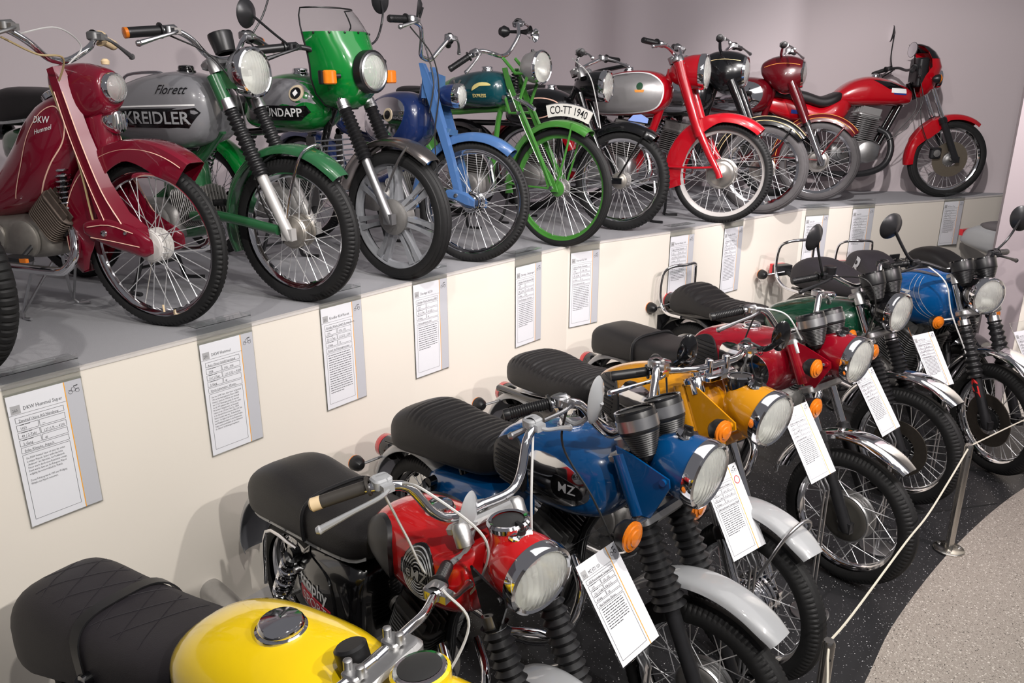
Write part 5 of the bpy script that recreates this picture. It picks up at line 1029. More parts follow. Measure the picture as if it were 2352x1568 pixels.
# handlebar fairing
F = []
for (z, xf, hw, xr) in ((.735, -.215, .05, -.27), (.755, -.165, .09, -.30), (.80, -.125, .125, -.31), (.86, -.105, .14, -.315), (.92, -.112, .142, -.315), (.97, -.13, .145, -.32), (1.01, -.150, .152, -.325), (1.045, -.165, .155, -.33)):
    a = np.linspace(-90, 90, 21) * D2R; F.append(np.array([(xr + (xf - xr) * max(0, math.cos(t)) ** .75, hw * math.sin(t), z) for t in a]))
def shell(mb, L, t=.004):
    n = len(L[0]); c = np.vstack(L).mean(0); L2 = [q + (c - q) * t / .15 for q in L]; R = [np.vstack([a, b[::-1]]) for a, b in zip(L, L2)]; return mb.rings(R, True)
o = B.p('fairing', shell(MB(), F), ZGR, True)
e = MB(); e.tube([f_[0] for f_ in F], .005, 6); e.tube([f_[-1] for f_ in F], .005, 6); e.tube([f_ for f_ in F[0]], .004, 6); B.p('fairing_edge', e, BRUB, parent=o)
S_ = []
for (z, xf, hw, xr) in ((1.035, -.163, .154, -.33), (1.07, -.19, .152, -.34), (1.11, -.225, .145, -.35), (1.14, -.255, .13, -.355)):
    a = np.linspace(-90, 90, 17) * D2R; S_.append(np.array([(xr + (xf - xr) * max(0, math.cos(t)) ** .75, hw * math.sin(t), z) for t in a]))
w_ = B.p('windscreen', shell(MB(), S_, .002), ACR, parent=o); e = MB(); e.tube([f_[0] for f_ in S_] + list(S_[-1][1:]) + [f_[-1] for f_ in S_[::-1][1:]], .0035, 6); B.p('screen_edging', e, BRUB, parent=w_)
q = MB()
for t in (-75, -50, -25, 0, 25, 50, 75): a = t * D2R; q.lathe([(0, .005), (.004, .004), (.005, 0)], (-.33 + (.168) * math.cos(a) ** .75 + .001, .155 * math.sin(a), 1.04), (math.cos(a), math.sin(a), 0), 8)
B.p('screen_screws', q, BRUB, parent=w_)
c = (-.095, 0, .885); B.p('headlamp_gasket', MB().lathe([(-.03, .087), (.008, .087), (.012, .08), (.008, .076)], c, (1, 0, 0), 32), BRUB, parent=o); headlamp(B, (-.088, 0, .885), .076, .10, BLK, ax=(1, 0, .0), rimm=STEEL)
for s in (-1, 1): indicator_box(B, (-.17, s * .185, .865), (-.16, s * .125, .87))
clock(B, (-.30, -.06, 1.03), .04, .08); clock(B, (-.30, .06, 1.03), .04, .08); clamps(B, BLKM, .88, -.27, .08)
bars(B, [(-.28, 0, .93), (-.28, .08, .935), (-.30, .14, .975), (-.33, .20, .985), (-.36, .26, .98), (-.40, .345, .97)], m=BLKM, lm=BLKM, grip=.12, ribs=False)
mirror(B, (-.33, -.43, 1.10), (-.9, -.2, .1), .055, None, [(-.34, -.22, .99), (-.33, -.3, 1.03)], BLKM, sr=.005); mirror(B, (-.33, .34, 1.2), (-.7, .6, .1), .04, .06, [(-.34, .22, .99), (-.33, .3, 1.03), (-.32, .34, 1.13)], BLKM, sr=.005)
B.tank, B.tanko = tank(B, [(-.82, .68, .76, .03), (-.80, .65, .80, .09), (-.70, .635, .86, .125), (-.58, .63, .885, .14), (-.48, .63, .88, .14), (-.40, .65, .86, .12), (-.345, .69, .82, .07), (-.33, .72, .78, .03)], ZGR, cap=-.52)
for s in (-1, 1):
    sx = 1 if s < 0 else -1
    B.p('silver_tank_panel', patch(B.tank, smoothpoly([(-.74, .745), (-.70, .83), (-.60, .86), (-.45, .855), (-.36, .82), (-.36, .755)], 4), s, .002, 5, 1), GREYT, parent=B.tanko)
    k = B.p('black_band', patch(B.tank, [(-.74, .748), (-.39, .748), (-.375, .72), (-.42, .685), (-.74, .685)], s, .003, 7, 6), BLK, parent=B.tanko); B.p('brand_lettering', text_on(B.tank, 'ZÜNDAPP', -.525, .717, .050, s, .005, bold=.016, sx=1.05 * sx), WHTP, parent=k)
    e = B.p('round_badge', disc_on(B.tank, -.43, .80, .033, .034, s, .005), mat('cream_badge', srgb(190, 175, 150), .4), parent=B.tanko); B.p('badge_centre', disc_on(B.tank, -.43, .80, .023, .024, s, .007), BLK, parent=e); B.p('badge_diamond', patch(B.tank, [(-.442, .80), (-.43, .814), (-.418, .80), (-.43, .786)], s, .009, 2, 2), WHTP, parent=e)
seat(B, [(-1.45, .69, .73, .06, 3), (-1.42, .67, .80, .12, 3.2), (-1.2, .68, .79, .13, 3.4), (-.9, .70, .79, .12, 3.2), (-.83, .72, .77, .06, 3)])
rear(B, fm=ZGR, cast=None); tubes(B, 'frame', [[(-.27, 0, .84), (-.40, 0, .6), (-.45, 0, .35), (-.6, 0, .22), (-.9, 0, .24), (-1.2, .08, .285)], [(-.9, 0, .24), (-1.2, -.08, .285)], [(-.35, 0, .68), (-.9, 0, .62), (-1.3, 0, .66)]], .018, BLK)
cylinder(B, (-.58, 0, .36), 50, .2, .17, .17, 12, FIN); crankcase(B, -.68, .31, .34, .18, .11, ALUD)
q = MB()
for i in range(12): z = .60 - i * .024; q.tube([(-.34 - i * .006, -.13, z), (-.34 - i * .006, .13, z - .0)], .004, 6); 
q.box((-.36, -.13, .47), (.05, .006, .30)); q.box((-.36, .05, .47), (.04, .006, .30)); B.p('radiator_grille', q, STEEL, smooth=False)
shock(B, (-1.0, .12, .60), (-1.18, .1, .30), .026, 10); stand(B, -.72, .24)

# --- blue moped
B = Bike('moped', 'light blue moped with pressed swinging fork and chrome sided navy tank, fourth on the platform', -.20, 3.80, -35, 17, 1, PH, rake=24, trail=.05)
wheel(B, 0, .292, .252, .058, drum=.05, drumw=.06, hubmat=CHR, plate=CHR)
fender(B, 0, .30, .325, 50, 190, .095, .04, BLM)
for s in (-1, 1):
    y = s * .066; L = []
    for (x, z, w) in ((-.27, .93, .014), (-.25, .88, .024), (-.22, .80, .032), (-.16, .64, .028), (-.10, .48, .023), (-.06, .35, .022), (-.05, .31, .018)): L.append(np.array([(x - w, y - s * .014, z), (x - w * .7, y + s * .014, z), (x + w * .7, y + s * .014, z), (x + w, y - s * .014, z)]))
    o = B.p('fork_blade', MB().rings(L, True), BLM, True, angle=30)
    q = MB().rings([np.array([(x, y + s * .012, z - h), (x, y + s * .026, z - h * .6), (x, y + s * .026, z + h * .6), (x, y + s * .012, z + h)]) for x, z, h in ((-.11, .325, .02), (-.06, .32, .03), (0, .30, .035), (.04, .285, .02))], True); k = B.p('leading_link', q, BLM, True); B.p('link_bolt', MB().lathe([(0, .011), (.006, .009), (.007, 0)], (-.055, y + s * .026, .32), (0, s, 0), 12), STEEL, parent=k)
B.p('fork_crown', MB().box((-.235, 0, .83), (.06, .14, .12)).box((-.15, 0, .62), (.05, .13, .03)), BLM, True, smooth=False)
headlamp(B, (-.09, 0, .79), .056, .13, DBL, ax=(1, 0, -.02), rimm=CHR)
bars(B, [(-.28, 0, .96), (-.28, .06, .97), (-.25, .12, 1.04), (-.24, .17, 1.085), (-.28, .26, 1.09), (-.31, .32, 1.08)], gripm=BRUB, levlen=.13, grip=.09)
mirror(B, (-.24, -.18, 1.16), (-.9, -.4, .1), .035, .05, [(-.25, -.16, 1.09)], BLKM, sr=.006)
B.tank, B.tanko = tank(B, [(-.64, .62, .70, .03), (-.62, .58, .74, .08), (-.54, .54, .79, .105), (-.44, .52, .81, .115), (-.34, .53, .80, .11), (-.28, .58, .76, .08), (-.26, .63, .70, .03)], DBL, cap=None)
for s in (-1, 1):
    B.p('chrome_tank_panel', patch(B.tank, smoothpoly([(-.61, .63), (-.59, .72), (-.50, .775), (-.40, .78), (-.33, .74), (-.34, .66), (-.42, .58), (-.52, .57)], 4), s, .002, 5, 1), CHR, parent=B.tanko)
    e = B.p('round_badge', disc_on(B.tank, -.42, .70, .028, .032, s, .005), mat('cream_badge', srgb(190, 175, 150), .4), parent=B.tanko); B.p('badge_centre', disc_on(B.tank, -.42, .70, .018, .02, s, .0075), BLK, parent=e)
tubes(B, 'frame', [[(-.27, 0, .84), (-.34, 0, .6), (-.5, 0, .4), (-.9, 0, .3), (-1.18, .06, .292)], [(-.9, 0, .3), (-1.18, -.06, .292)], [(-.5, 0, .55), (-.85, 0, .62), (-.9, 0, .72)]], .024, DBL)
seat(B, [(-1.1, .80, .82, .05), (-1.07, .78, .87, .12), (-.92, .79, .875, .12), (-.78, .80, .86, .08), (-.70, .81, .845, .04)]); rear(B, -1.18, .292, .252, DBL, .058, .33)
cylinder(B, (-.50, 0, .32), 70, .13, .13, .13, 9, ALUD); crankcase(B, -.62, .28, .3, .15, .1, ALUD); shock(B, (-1.0, .1, .60), (-1.16, .09, .30), .02, 9); stand(B, -.7, .22); tubes(B, 'luggage_rack', [[(-.95, -.06, .72), (-1.35, -.08, .72), (-1.40, 0, .72), (-1.35, .08, .72), (-.95, .06, .72)]], .007, CHR)
cable(B, [(-.27, -.2, 1.07), (-.18, -.14, .95), (-.16, -.1, .8), (-.18, -.085, .6), (-.16, -.08, .4)]); cable(B, [(-.24, -.12, 1.03), (-.19, -.1, .85), (-.21, -.09, .70)])

# --- leaf green girder-fork
B = Bike('motorcycle', 'leaf green girder fork lightweight with CO-TT 1940 plate on its mudguard', .26, 4.20, -37, 0, 1, PH, rake=25)
wheel(B, 0, .315, .28, .048, drum=.045, drumw=.06, hubmat=ALUD, plate=LGR, rim=LGR, style='rib', tyre=RUB)
f = fender(B, 0, .315, .355, 58, 188, .10, .035, LGR, drop=[(0, .03), (.4, .03), (1, .06)])
for s in (-1, 1):
    y = s * .055; o = B.p('girder_blade', MB().rings([np.array([(x - w, y - .004, z), (x + w, y - .004, z), (x + w, y + .004, z), (x - w, y + .004, z)]) for x, z, w in ((-.335, .93, .012), (-.30, .84, .02), (-.20, .64, .014), (-.08, .44, .014), (-.04, .38, .024), (-.02, .33, .03), (0, .30, .022))], True), LGR, True, smooth=False)
    q = MB(); q.tube([(-.345, y, .98), (-.26, y, .90), (-.17, y, .90)], .009, 8); q.tube([(-.17, y, .915), (-.22, y, .80), (-.25, y, .72)], .009, 8); q.tube([(-.235, y, .74), (-.13, y, .55), (-.02, y, .33)], .010, 8); q.tube([(-.33, y, .78), (-.30, y, .70), (-.25, y, .70)], .009, 8); B.p('girder_strut', q, LGR, True)
    q = MB(); 
    for x, z in ((-.17, .905), (-.25, .78), (-.335, .78), (-.235, .70), (-.02, .32)): q.lathe([(0, .013), (.012, .011), (.013, 0)], (x, y, z), (0, s, 0), 12)
    B.p('fork_link_bolts', q, STEEL, True)
    q = MB().tube([(-.30, y + s * .006, .82), (-.21, y + s * .006, .64), (-.1, y + s * .006, .45)], .002, 4); B.p('pin_stripe', q, WHTP, parent=o)
P = [(-.315 + .012 + .018 * math.cos(a), .018 * math.sin(a), .77 + .15 * a / (2 * math.pi * 9)) for a in np.linspace(0, 2 * math.pi * 9, 109)]; B.p('fork_spring', MB().tube(P, .004, 6), BLKM, True)
q = B.p('headlamp', MB().lathe([(-.12, 0), (-.115, .04), (-.09, .068), (-.05, .08), (0, .083)], (-.13, 0, .93), (1, 0, -.03), 30), mat('silver_lamp_shell', (.45, .44, .43), .35, .7), True); B.p('headlamp_rim', MB().lathe([(-.01, .084), (.0, .087), (.01, .08), (.006, .074)], (-.13, 0, .93), (1, 0, -.03), 30), CHR, parent=q); B.p('headlamp_lens', MB().lathe([(.004, .076), (.02, .04), (.024, 0)], (-.13, 0, .93), (1, 0, -.03), 28), GLS, parent=q); B.p('reflector', MB().lathe([(-.05, 0), (-.03, .05), (.0, .076)], (-.13, 0, .93), (1, 0, -.03), 24), REFL, parent=q); B.p('lamp_knob', MB().lathe([(0, .01), (.015, .008), (.016, 0)], (-.19, 0, 1.005), (0, 0, 1), 12), BRUB, parent=q)
# curved plate on the fender
a = np.linspace(64, 103, 14); R0 = .372; K = [np.array([(R0 * math.cos(t * D2R), y, .315 + R0 * math.sin(t * D2R)) for y in (-.004, .004)] + [((R0 + .062) * math.cos(t * D2R), y, .315 + (R0 + .062) * math.sin(t * D2R)) for y in (.004, -.004)]) for t in a]
pl = B.p('number_plate', MB().rings(K, True), mat('white_enamel', (.75, .73, .68), .3), True, smooth=False); tubes(B, 'plate_rail', [[((R0 + .064) * math.cos(t * D2R), 0, .315 + (R0 + .064) * math.sin(t * D2R)) for t in a]], .003, STEEL, True)
for s in (-1, 1):
    v, ff = text2d('CO-TT 1940', .056, 3, bold=.006); q = MB(); Lm = v[:, 0].max() - v[:, 0].min(); P = []
    for ax_, b in v:
        u = ax_ / Lm; t = (83.5 - (u if s < 0 else -u) * 33) * D2R; r = R0 + .031 + b; P.append((r * math.cos(t), s * .0052, .315 + r * math.sin(t)))
    q.add(P, ff); B.p('plate_lettering', q, BLKM, parent=pl, smooth=False)
tubes(B, 'fender_stay', [[(.0, -.05, .32), (.06, -.05, .5), (.095, -.045, .655)], [(.0, .05, .32), (.06, .05, .5), (.095, .045, .655)], [(-.0, -.055, .315), (-.22, -.055, .32), (-.335, -.05, .33)]], .006, LGR, True)
tubes(B, 'brake_arm', [[(-.33, -.04, .80), (-.2, -.06, .755), (-.13, -.06, .72)]], .011, CHR, True)
B.tank, B.tanko = tank(B, [(-.82, .79, .83, .03), (-.80, .765, .855, .07), (-.70, .745, .89, .10), (-.58, .73, .915, .115), (-.46, .725, .92, .118), (-.37, .74, .90, .10), (-.335, .78, .86, .05), (-.33, .80, .84, .02)], TEAL, cap=-.5)
B.p('green_tank_end', B.tank.mesh(MB(), .0012, -.83, -.68), LGR, parent=B.tanko)
for s in (-1, 1):
    q = MB(); [q.tube([(x, s * (B.tank.y(x, z) + .004), z) for x, z in L], .006, 6) for L in ([(-.66, .87), (-.60, .79)], [(-.60, .87), (-.66, .79)])]; B.p('tank_cross_emblem', q, ALUD, parent=B.tanko)
    B.p('brand_lettering', text_on(B.tank, 'EXPRESS', -.46, .788, .024, s, .003, bold=.02, sx=1 if s < 0 else -1), mat('gold_transfer', srgb(215, 200, 130), .4), parent=B.tanko)
    B.p('running_animal_badge', patch(B.tank, smoothpoly([(-.51, .815), (-.50, .84), (-.46, .857), (-.41, .855), (-.39, .842), (-.42, .84), (-.46, .838), (-.49, .825)], 3), s, .003, 3, 1), mat('gold_transfer', srgb(215, 200, 130), .4), parent=B.tanko)
o = bars(B, [(-.36, 0, 1.0), (-.36, .05, 1.01), (-.35, .12, 1.05), (-.38, .18, 1.09), (-.43, .25, 1.08), (-.48, .33, 1.06)], m=CHR, gripm=BRUB, grip=.12, levlen=.12)
o.matrix_local = B.S @ Matrix.Translation((-.36, 0, 1.0)) @ Matrix.Rotation(24 * D2R, 4, 'X') @ Matrix.Translation((.36, 0, -1.0))
q = MB().lathe([(0, .0), (.004, .02), (.03, .032), (.055, .022), (.065, .008), (.14, .01), (.17, .016), (.19, .034), (.192, .03)], (-.52, .14, 1.13), (1, .2, -.05), 20); B.p('bulb_horn', q, BRUB, True); B.p('bell_horn', MB().lathe([(-.05, .008), (-.02, .02), (0, .036), (.004, .034)], (-.28, .15, 1.10), (1, .1, -.1), 20), CHR, True)
tubes(B, 'frame', [[(-.375, 0, .93), (-.33, 0, .78)], [(-.35, 0, .84), (-.42, 0, .66), (-.5, 0, .3), (-.75, 0, .24), (-1.2, .07, .315)], [(-.36, 0, .72), (-.7, 0, .70), (-.95, 0, .66), (-1.2, .07, .315)], [(-.75, 0, .24), (-.85, 0, .68)]], .016, LGR); rear(B, -1.2, .315, .272, LGR, .055, .36, rim=LGR)
seat(B, [(-1.12, .80, .82, .04), (-1.09, .78, .845, .12), (-.98, .79, .84, .11), (-.86, .81, .835, .04)]); cylinder(B, (-.58, 0, .36), 5, .2, .13, .14, 11, ALUD); crankcase(B, -.62, .30, .28, .16, .09, ALUD); tubes(B, 'exhaust_pipe', [[(-.5, -.04, .48), (-.42, -.07, .4), (-.46, -.1, .24), (-1.2, -.1, .22)]], .017, CHR); stand(B, -.75, .24)

# --- black lightweight
B = Bike('motorcycle', 'small black motorcycle with bullet headlamp and pale lined tank, sixth on the platform', .66, 4.74, -33, 6, 1, PH, rake=24)
wheel(B, 0, .30, .247, .065, drum=.05, drumw=.07, hubmat=ALUD, plate=mat('corroded_hub', (.45, .42, .38), .45, .9), style='knob')
fender(B, 0, .31, .335, 50, 170, .105, .05, BLK); 
for s in (-1, 1): B.p('fork_blade', MB().tube([(-.27, s * .065, .80), (-.2, s * .067, .62), (-.08, s * .068, .38), (-.04, s * .068, .30)], [.022, .02, .018, .02], 10), BLK, True)
[B.p('leading_link', MB().box((-.02, s * .075, .30), (.1, .014, .035)), BLK, True, smooth=False) for s in (-1, 1)]
tubes(B, 'fender_stay', [[(.0, -.06, .32), (.10, -.055, .5), (.15, -.05, .59)]], .006, BLK, True)
headlamp(B, (-.12, 0, .84), .090, .21, BLK, ax=(1, 0, -.02)); clamps(B, ALU, .92, -.29, .065)
bars(B, [(-.30, 0, .95), (-.30, .05, .955), (-.27, .12, .985), (-.22, .2, 1.015), (-.17, .29, 1.01)], grip=.1, levlen=.14)
B.tank, B.tanko = tank(B, [(-.80, .66, .72, .04), (-.77, .62, .78, .09), (-.62, .60, .83, .12), (-.48, .60, .83, .12), (-.37, .63, .79, .09), (-.33, .68, .74, .03)], BLK, cap=-.5)
for s in (-1, 1): B.p('tank_lining', strip(B.tank, smoothpoly([(-.68, .70), (-.62, .76), (-.5, .775), (-.40, .75), (-.40, .70), (-.5, .66), (-.62, .66)], 3), .006, s), PIN, parent=B.tanko)
seat(B, [(-1.4, .70, .74, .06), (-1.37, .68, .79, .12), (-1.1, .69, .79, .12), (-.84, .71, .78, .06)]); rear(B, -1.2, .3, .247, BLK, .065, .345)
tubes(B, 'frame', [[(-.3, 0, .88), (-.42, 0, .62), (-.5, 0, .3), (-.8, 0, .24), (-1.2, .07, .3)], [(-.4, 0, .62), (-1.2, 0, .62)]], .018, BLK); cylinder(B, (-.58, 0, .36), 5, .22, .14, .16, 12, ALUD); crankcase(B, -.64, .30, .32, .17, .1, ALUD); stand(B, -.75, .24); tubes(B, 'exhaust_pipe', [[(-.5, -.04, .48), (-.42, -.07, .4), (-.46, -.1, .24), (-1.2, -.1, .22)]], .018, CHR)
cable(B, [(-.29, -.15, .99), (-.2, -.1, .9), (-.15, -.09, .75), (-.12, -.08, .6)], CABW)
tag(MB().rbox((.98, 4.9, PH + .735), (.10, .004, .07), .03).build('paper_disc_tag', mat('light_blue_plastic', srgb(140, 165, 230), .4)), 'small light blue fin shaped plate on the black front mudguard', 'tag') if False else None
B.p('front_number_fin', MB().rings([np.array([(.02, y, .65), (.14, y, .635), (.145, y, .66), (.10, y, .685), (.05, y, .68)]) for y in (-.003, .003)], True), mat('light_blue_plastic', srgb(140, 165, 230), .4), True, smooth=False, label='light blue fin plate on the front mudguard')

# --- scarlet with silver tank panel
B = Bike('motorcycle', 'scarlet motorcycle with silver tank panel and white rimmed front wheel, middle right of the platform', 1.34, 5.02, -26, 0, 1.05, PH, rake=24)
wheel(B, 0, .30, .258, .062, drum=.085, drumw=.09, hubmat=mat('polished_hub_cover', (.6, .57, .53), .25, .9), plate=mat('polished_hub_cover', (.6, .57, .53), .25, .9), rim=mat('white_painted_rim', (.42, .40, .39), .35), tyre=RUB)
f = fender(B, 0, .31, .345, 48, 200, .125, .11, SRED, drop=[(0, .04), (.3, .045), (.5, .09), (.75, .11), (1, .09)], crown=.5)
for s in (-1, 1):
    B.p('fork_leg', MB().tube([(-.285, s * .075, .94), (-.26, s * .077, .86), (-.17, s * .08, .62), (-.13, s * .08, .52)], [.034, .033, .03, .026], 14), SRED, True); B.p('lower_fork_leg', MB().tube([(-.155, s * .08, .585), (-.07, s * .08, .42), (-.005, s * .08, .31), (.005, s * .08, .28)], [.027, .022, .02, .022], 12), SRED, True)
tubes(B, 'torque_stay', [[(0, -.09, .345), (-.15, -.09, .335), (-.335, -.075, .335)]], .007, SRED, True)
headlamp(B, (-.14, 0, .885), .10, .22, SRED, ax=(1, 0, .0)); clamps(B, STEEL, .955, -.30, .075)
bars(B, [(-.31, 0, .97), (-.31, .06, .975), (-.34, .14, 1.02), (-.39, .25, 1.04), (-.43, .33, 1.05)], grip=.11, levlen=.15)
B.tank, B.tanko = tank(B, [(-.90, .70, .76, .04), (-.88, .66, .80, .09), (-.78, .635, .86, .125), (-.64, .63, .895, .14), (-.52, .63, .90, .14), (-.42, .645, .885, .125), (-.36, .69, .85, .09), (-.335, .74, .80, .03)], SRED, cap=-.62)
for s in (-1, 1):
    pn = smoothpoly([(-.875, .70), (-.85, .79), (-.74, .852), (-.60, .882), (-.46, .877), (-.375, .82), (-.37, .73), (-.43, .668), (-.6, .648), (-.80, .652)], 4)
    k = B.p('silver_tank_panel', patch(B.tank, pn, s, .0035, 9, 1), mat('silver_metallic_paint', (.42, .41, .41), .3, .6), parent=B.tanko); B.p('white_lining', strip(B.tank, pn, .007, s, .0045), WHTP, parent=B.tanko)
    e = B.p('green_badge', disc_on(B.tank, -.50, .805, .02, .022, s, .004), paint('badge_green', (30, 80, 50)), parent=k); B.p('gold_badge_ribbon', patch(B.tank, [(-.53, .785), (-.47, .785), (-.475, .77), (-.525, .77)], s, .005, 2, 2), mat('gold_orange', srgb(230, 150, 60), .4), parent=k)
seat(B, [(-1.5, .72, .76, .06), (-1.46, .69, .82, .12), (-1.2, .70, .82, .13), (-.94, .72, .81, .08)]); tubes(B, 'air_pump', [[(-.95, -.04, .84), (-.80, -.08, .89), (-.6, -.09, .925)]], .013, BLK)
tubes(B, 'frame', [[(-.345, 0, .90), (-.37, 0, .80), (-.42, 0, .62), (-.50, 0, .40)], [(-.5, 0, .4), (-.6, 0, .25), (-.9, 0, .24), (-1.25, .08, .3)], [(-.4, 0, .68), (-1.25, 0, .66)]], .026, SRED); rear(B, -1.28, .3, .25, SRED, .075, .35)
cylinder(B, (-.64, 0, .36), 12, .24, .17, .18, 13, ALUD); crankcase(B, -.72, .31, .38, .2, .12, ALU); tubes(B, 'exhaust_pipe', [[(-.55, -.04, .5), (-.45, -.08, .4), (-.5, -.12, .22), (-1.3, -.13, .22)]], .02, CHR); stand(B, -.35, .22); shock(B, (-1.1, .14, .62), (-1.26, .12, .32), .03, 10)

# --- black and wine-red nacelle machines
def jawa(label, pose, m, lining, chromelegs=True, ph2=0):
    B = Bike('motorcycle', label, *pose[:5], PH, rake=25)
    wheel(B, 0, .29, .232, .08, drum=.075, drumw=.09, hubmat=mat('polished_hub_cover', (.6, .57, .53), .25, .9), plate=mat('polished_hub_cover', (.6, .57, .53), .25, .9), tyre=RUBG, style='rib')
    f = fender(B, 0, .30, .33, 38, 195, .12, .05, m, crown=.5)
    for s in (-1, 1):
        q = MB(); 
        for k_, yy in ((.325, .036), (.298, .0595)): q.tube([(k_ * math.cos(a), s * yy, .30 + k_ * math.sin(a)) for a in np.linspace(40, 192, 30) * D2R], .0022, 4)
        B.p('fender_lining', q, lining, parent=f)
    forks(B, False, y=.085, x0=.03, gbot=.54, top=.82, slider=CHR, sr=.022, ft=25)
    for s in (-1, 1): B.p('fork_shroud', MB().tube([(-.24, s * .085, .84), (-.19, s * .085, .74), (-.105, s * .085, .56)], [.034, .032, .028], 14), m, True)
    nb = Body([(-.47, .93, .95, .02, 2.4), (-.45, .88, .985, .06, 2.4), (-.38, .81, 1.02, .10, 2.4), (-.30, .76, 1.03, .115, 2.4), (-.23, .77, 1.02, .11, 2.4), (-.175, .81, 1.0, .095, 2.4)], 28); o = B.p('headlamp_nacelle', nb.mesh(), m, True)
    for s in (-1, 1): B.p('nacelle_lining', strip(nb, [(-.44, .945), (-.36, .965), (-.28, .97), (-.19, .96)], .003, s), lining, parent=o)
    c = (-.175, 0, .90); q = B.p('headlamp_rim', MB().lathe([(-.02, .094), (.0, .098), (.014, .09), (.01, .08)], c, (1, 0, -.02), 32), CHR, True); B.p('reflector', MB().lathe([(-.05, 0), (-.03, .05), (.005, .082)], c, (1, 0, -.02), 28), REFL, parent=q); B.p('headlamp_lens', MB().lathe([(.008, .082), (.024, .05), (.032, 0)], c, (1, 0, -.02), 28), GLS, parent=q)
    bars(B, [(-.33, 0, 1.02), (-.33, .07, 1.03), (-.32, .14, 1.06), (-.30, .24, 1.08), (-.28, .33, 1.075)], levlen=.15, grip=.11, gripm=BRUB)
    B.tank, B.tanko = tank(B, [(-.90, .68, .74, .04), (-.87, .64, .80, .10), (-.74, .62, .86, .135), (-.60, .615, .885, .145), (-.48, .62, .88, .14), (-.40, .66, .85, .10), (-.365, .72, .80, .04)], m, cap=-.66)
    for s in (-1, 1): k = B.p('chrome_tank_panel', patch(B.tank, smoothpoly([(-.86, .70), (-.82, .79), (-.70, .84), (-.55, .855), (-.44, .82), (-.42, .73), (-.50, .655), (-.7, .65)], 4), s, .002, 5, 1), CHR, parent=B.tanko)
    seat(B, [(-1.5, .72, .76, .06), (-1.46, .69, .82, .12), (-1.2, .70, .80, .13), (-.93, .72, .80, .08)]); rear(B, -1.30, .29, .232, m, .08, .345)
    tubes(B, 'frame', [[(-.34, 0, .88), (-.42, 0, .6), (-.5, 0, .3), (-.9, 0, .24), (-1.3, .08, .29)], [(-.4, 0, .66), (-1.3, 0, .64)]], .024, m); cylinder(B, (-.64, 0, .36), 12, .22, .17, .18, 12, ALUD); crankcase(B, -.74, .31, .38, .2, .12, CHR); tubes(B, 'exhaust_pipe', [[(-.55, -.04, .5), (-.46, -.08, .4), (-.5, -.12, .22), (-1.35, -.13, .22)]], .02, CHR); shock(B, (-1.1, .14, .6), (-1.28, .12, .31), .03, 9, cover=1)
    tubes(B, 'fender_stay', [[(.0, -.08, .30), (.10, -.07, .45), (.165, -.055, .55)], [(-.0, -.085, .30), (-.2, -.08, .31), (-.33, -.06, .32)]], .006, m, True)
    q = MB()
    for s in (-1, 1): q.tube([(-.72, s * .1, .24), (-.66, s * .16, .01)], .012, 8)
    B.p('centre_stand', q, STEEL)
    return B
jawa('black motorcycle with headlamp nacelle and cream lined mudguard', (1.73, 5.44, -33, 7, 1.05), BLK, mat('cream_lining', srgb(225, 200, 150), .4))
jawa('wine red motorcycle with headlamp nacelle and orange lined mudguard', (2.37, 6.12, -30, 6, 1.05), DRED, ORP)

# --- far right modern red
B = Bike('motorcycle', 'poppy red motorcycle seen side on at the right end of the platform', 3.50, 6.36, -3, 0, .98, PH, rake=26)
wheel(B, 0, .31, .25, .085, drum=.05, drumw=.08, disc=None, style='rib', hubmat=ALUD, tyre=RUB)
q = MB().lathe([(-.052, .06), (-.052, .14), (-.046, .14), (-.046, .06), (-.052, .06)], (0, 0, .31), (0, 1, 0), 40); B.p('brake_disc', q, mat('brassy_disc', (.38, .33, .26), .35, .9), True); q = MB().rbox((-.13, -.065, .36), (.09, .05, .09), .03); B.p('brake_caliper', q, BLKM, True); B.p('caliper_cap', MB().lathe([(0, .028), (.008, .028), (.01, 0)], (-.13, -.092, .36), (0, -1, 0), 18), ALU, True)
forks(B, False, y=.085, x0=.03, gbot=.60, top=.86, slider=BLKM, sr=.027, ft=26, z0=.31)
fender(B, 0, .32, .345, 52, 190, .12, .075, MRED, drop=[(0, .03), (.35, .04), (.5, .10), (.62, .10), (.8, .05), (1, .05)])
B.tank, B.tanko = tank(B, [(-.98, .755, .80, .05), (-.95, .74, .85, .10), (-.86, .725, .915, .13), (-.74, .72, .95, .15), (-.62, .72, .94, .155), (-.50, .725, .90, .15), (-.41, .735, .86, .12), (-.37, .76, .82, .05)], MRED, cap=-.66)
for s in (-1, 1):
    k = B.p('black_tank_flash', patch(B.tank, [(-.72, .925), (-.58, .91), (-.47, .86), (-.52, .85), (-.60, .855)], s, .002, 4, 4), BLK, parent=B.tanko)
    q = MB(); B.p('tank_sticker', patch(B.tank, [(-.58, .862), (-.46, .855), (-.46, .82), (-.58, .828)], s, .0035, 3, 3), WHTP, parent=B.tanko); B.p('sticker_stripe', patch(B.tank, [(-.56, .825), (-.46, .818), (-.46, .808), (-.56, .815)], s, .0035, 3, 3), paint('blue_sticker', (30, 60, 150)), parent=B.tanko)
sc_ = Body([(-1.55, .72, .76, .03, 3), (-1.5, .68, .80, .08, 3), (-1.35, .62, .79, .11, 3), (-1.2, .58, .75, .125, 3), (-1.08, .55, .72, .13, 3), (-.98, .56, .78, .135, 3), (-.90, .62, .80, .12, 3), (-.84, .70, .80, .06, 3)], 24); o = B.p('side_fairing', sc_.mesh(), MRED)
for s in (-1, 1): B.p('side_sticker', patch(sc_, [(-1.33, .70), (-1.22, .69), (-1.22, .66), (-1.33, .67)], s, .003, 2, 2), paint('blue_sticker', (30, 60, 150)), parent=o)
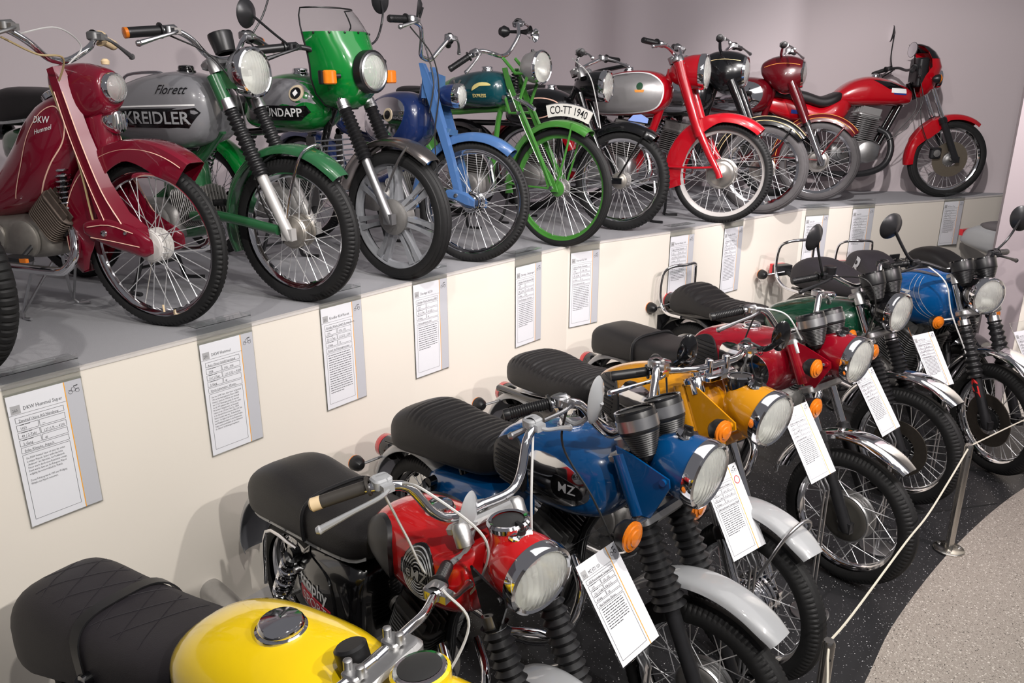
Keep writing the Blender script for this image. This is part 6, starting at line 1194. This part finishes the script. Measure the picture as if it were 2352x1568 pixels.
seat(B, [(-1.62, .84, .88, .06, 3), (-1.58, .81, .90, .10, 3), (-1.4, .78, .875, .12, 3), (-1.22, .745, .84, .13, 3), (-1.08, .71, .80, .13, 3), (-.97, .74, .83, .12, 3), (-.90, .80, .86, .07, 3)])
F = []
for (z, xf, hw, xr) in ((.79, -.29, .04, -.33), (.82, -.235, .08, -.34), (.88, -.19, .11, -.345), (.95, -.175, .13, -.33), (1.02, -.175, .14, -.29), (1.08, -.20, .135, -.30), (1.13, -.24, .125, -.33), (1.17, -.29, .10, -.36)):
    a = np.linspace(-90, 90, 21) * D2R; F.append(np.array([(xr + (xf - xr) * max(0, math.cos(t)) ** .7, hw * math.sin(t), z) for t in a]))
o = B.p('fairing', shell(MB(), F[:7]), MRED, True); B.p('screen', shell(MB(), [F[5] * (1, 1.01, 1) , F[6] * (1, 1.01, 1) + (.002, 0, 0), F[7], F[7] * (1, .7, 1) + (-.05, 0, .02)]), BLK, parent=o)
for s in (-1, 1): indicator(B, (-.24, s * .17, .93), (1, 0, 0), .034, (-.27, s * .11, .93)); 
headlamp(B, (-.172, 0, .93), .075, .1, BLK, ax=(1, 0, 0)); B.p('headlamp_cowl_inner', MB().rbox((-.33, 0, .98), (.09, .18, .22), .03), BLKM, True)
bars(B, [(-.40, 0, 1.0), (-.40, .08, 1.0), (-.43, .18, 1.02), (-.50, .30, 1.0), (-.54, .37, .98)], m=BLKM, lm=BLKM, levlen=.15)
mirror(B, (-.57, -.40, 1.13), (-.98, -.2, .1), .055, None, [(-.46, -.22, 1.02), (-.5, -.3, 1.05)], BLKM, sr=.005); mirror(B, (-.42, .40, 1.30), (-.98, .2, .1), .05, .065, [(-.44, .25, 1.02), (-.43, .33, 1.12)], BLKM, sr=.005)
rear(B, -1.38, .31, .25, BLK, .1, .37); tubes(B, 'frame', [[(-.42, -.04, .80), (-.50, -.05, .62), (-.62, -.05, .34)], [(-.42, .04, .80), (-.50, .05, .62), (-.62, .05, .34)], [(-.62, -.05, .34), (-.95, -.05, .28), (-1.38, -.09, .31)], [(-.62, .05, .34), (-.95, .05, .28), (-1.38, .09, .31)], [(-.4, 0, .86), (-.9, 0, .72), (-1.4, 0, .74)], [(-.40, 0, .90), (-.33, 0, .78)]], .019, BLK)
cylinder(B, (-.74, 0, .44), 12, .28, .20, .20, 13, mat('bright_cast_barrel', (.4, .4, .4), .45, .85)); crankcase(B, -.78, .37, .42, .2, .13, ALU); tubes(B, 'exhaust_pipe', [[(-.60, -.03, .55), (-.52, -.06, .5), (-.50, -.1, .38), (-.56, -.13, .26), (-.72, -.14, .2), (-1.0, -.14, .2), (-1.5, -.15, .26)]], .026, BLKM)
cable(B, [(-.36, -.1, .95), (-.32, -.13, .75), (-.42, -.12, .55), (-.56, -.1, .45)]); cable(B, [(-.33, -.1, .82), (-.3, -.12, .6), (-.2, -.1, .42), (-.13, -.09, .38)]); cable(B, [(-.38, -.08, .86), (-.36, -.12, .7), (-.5, -.12, .5)])
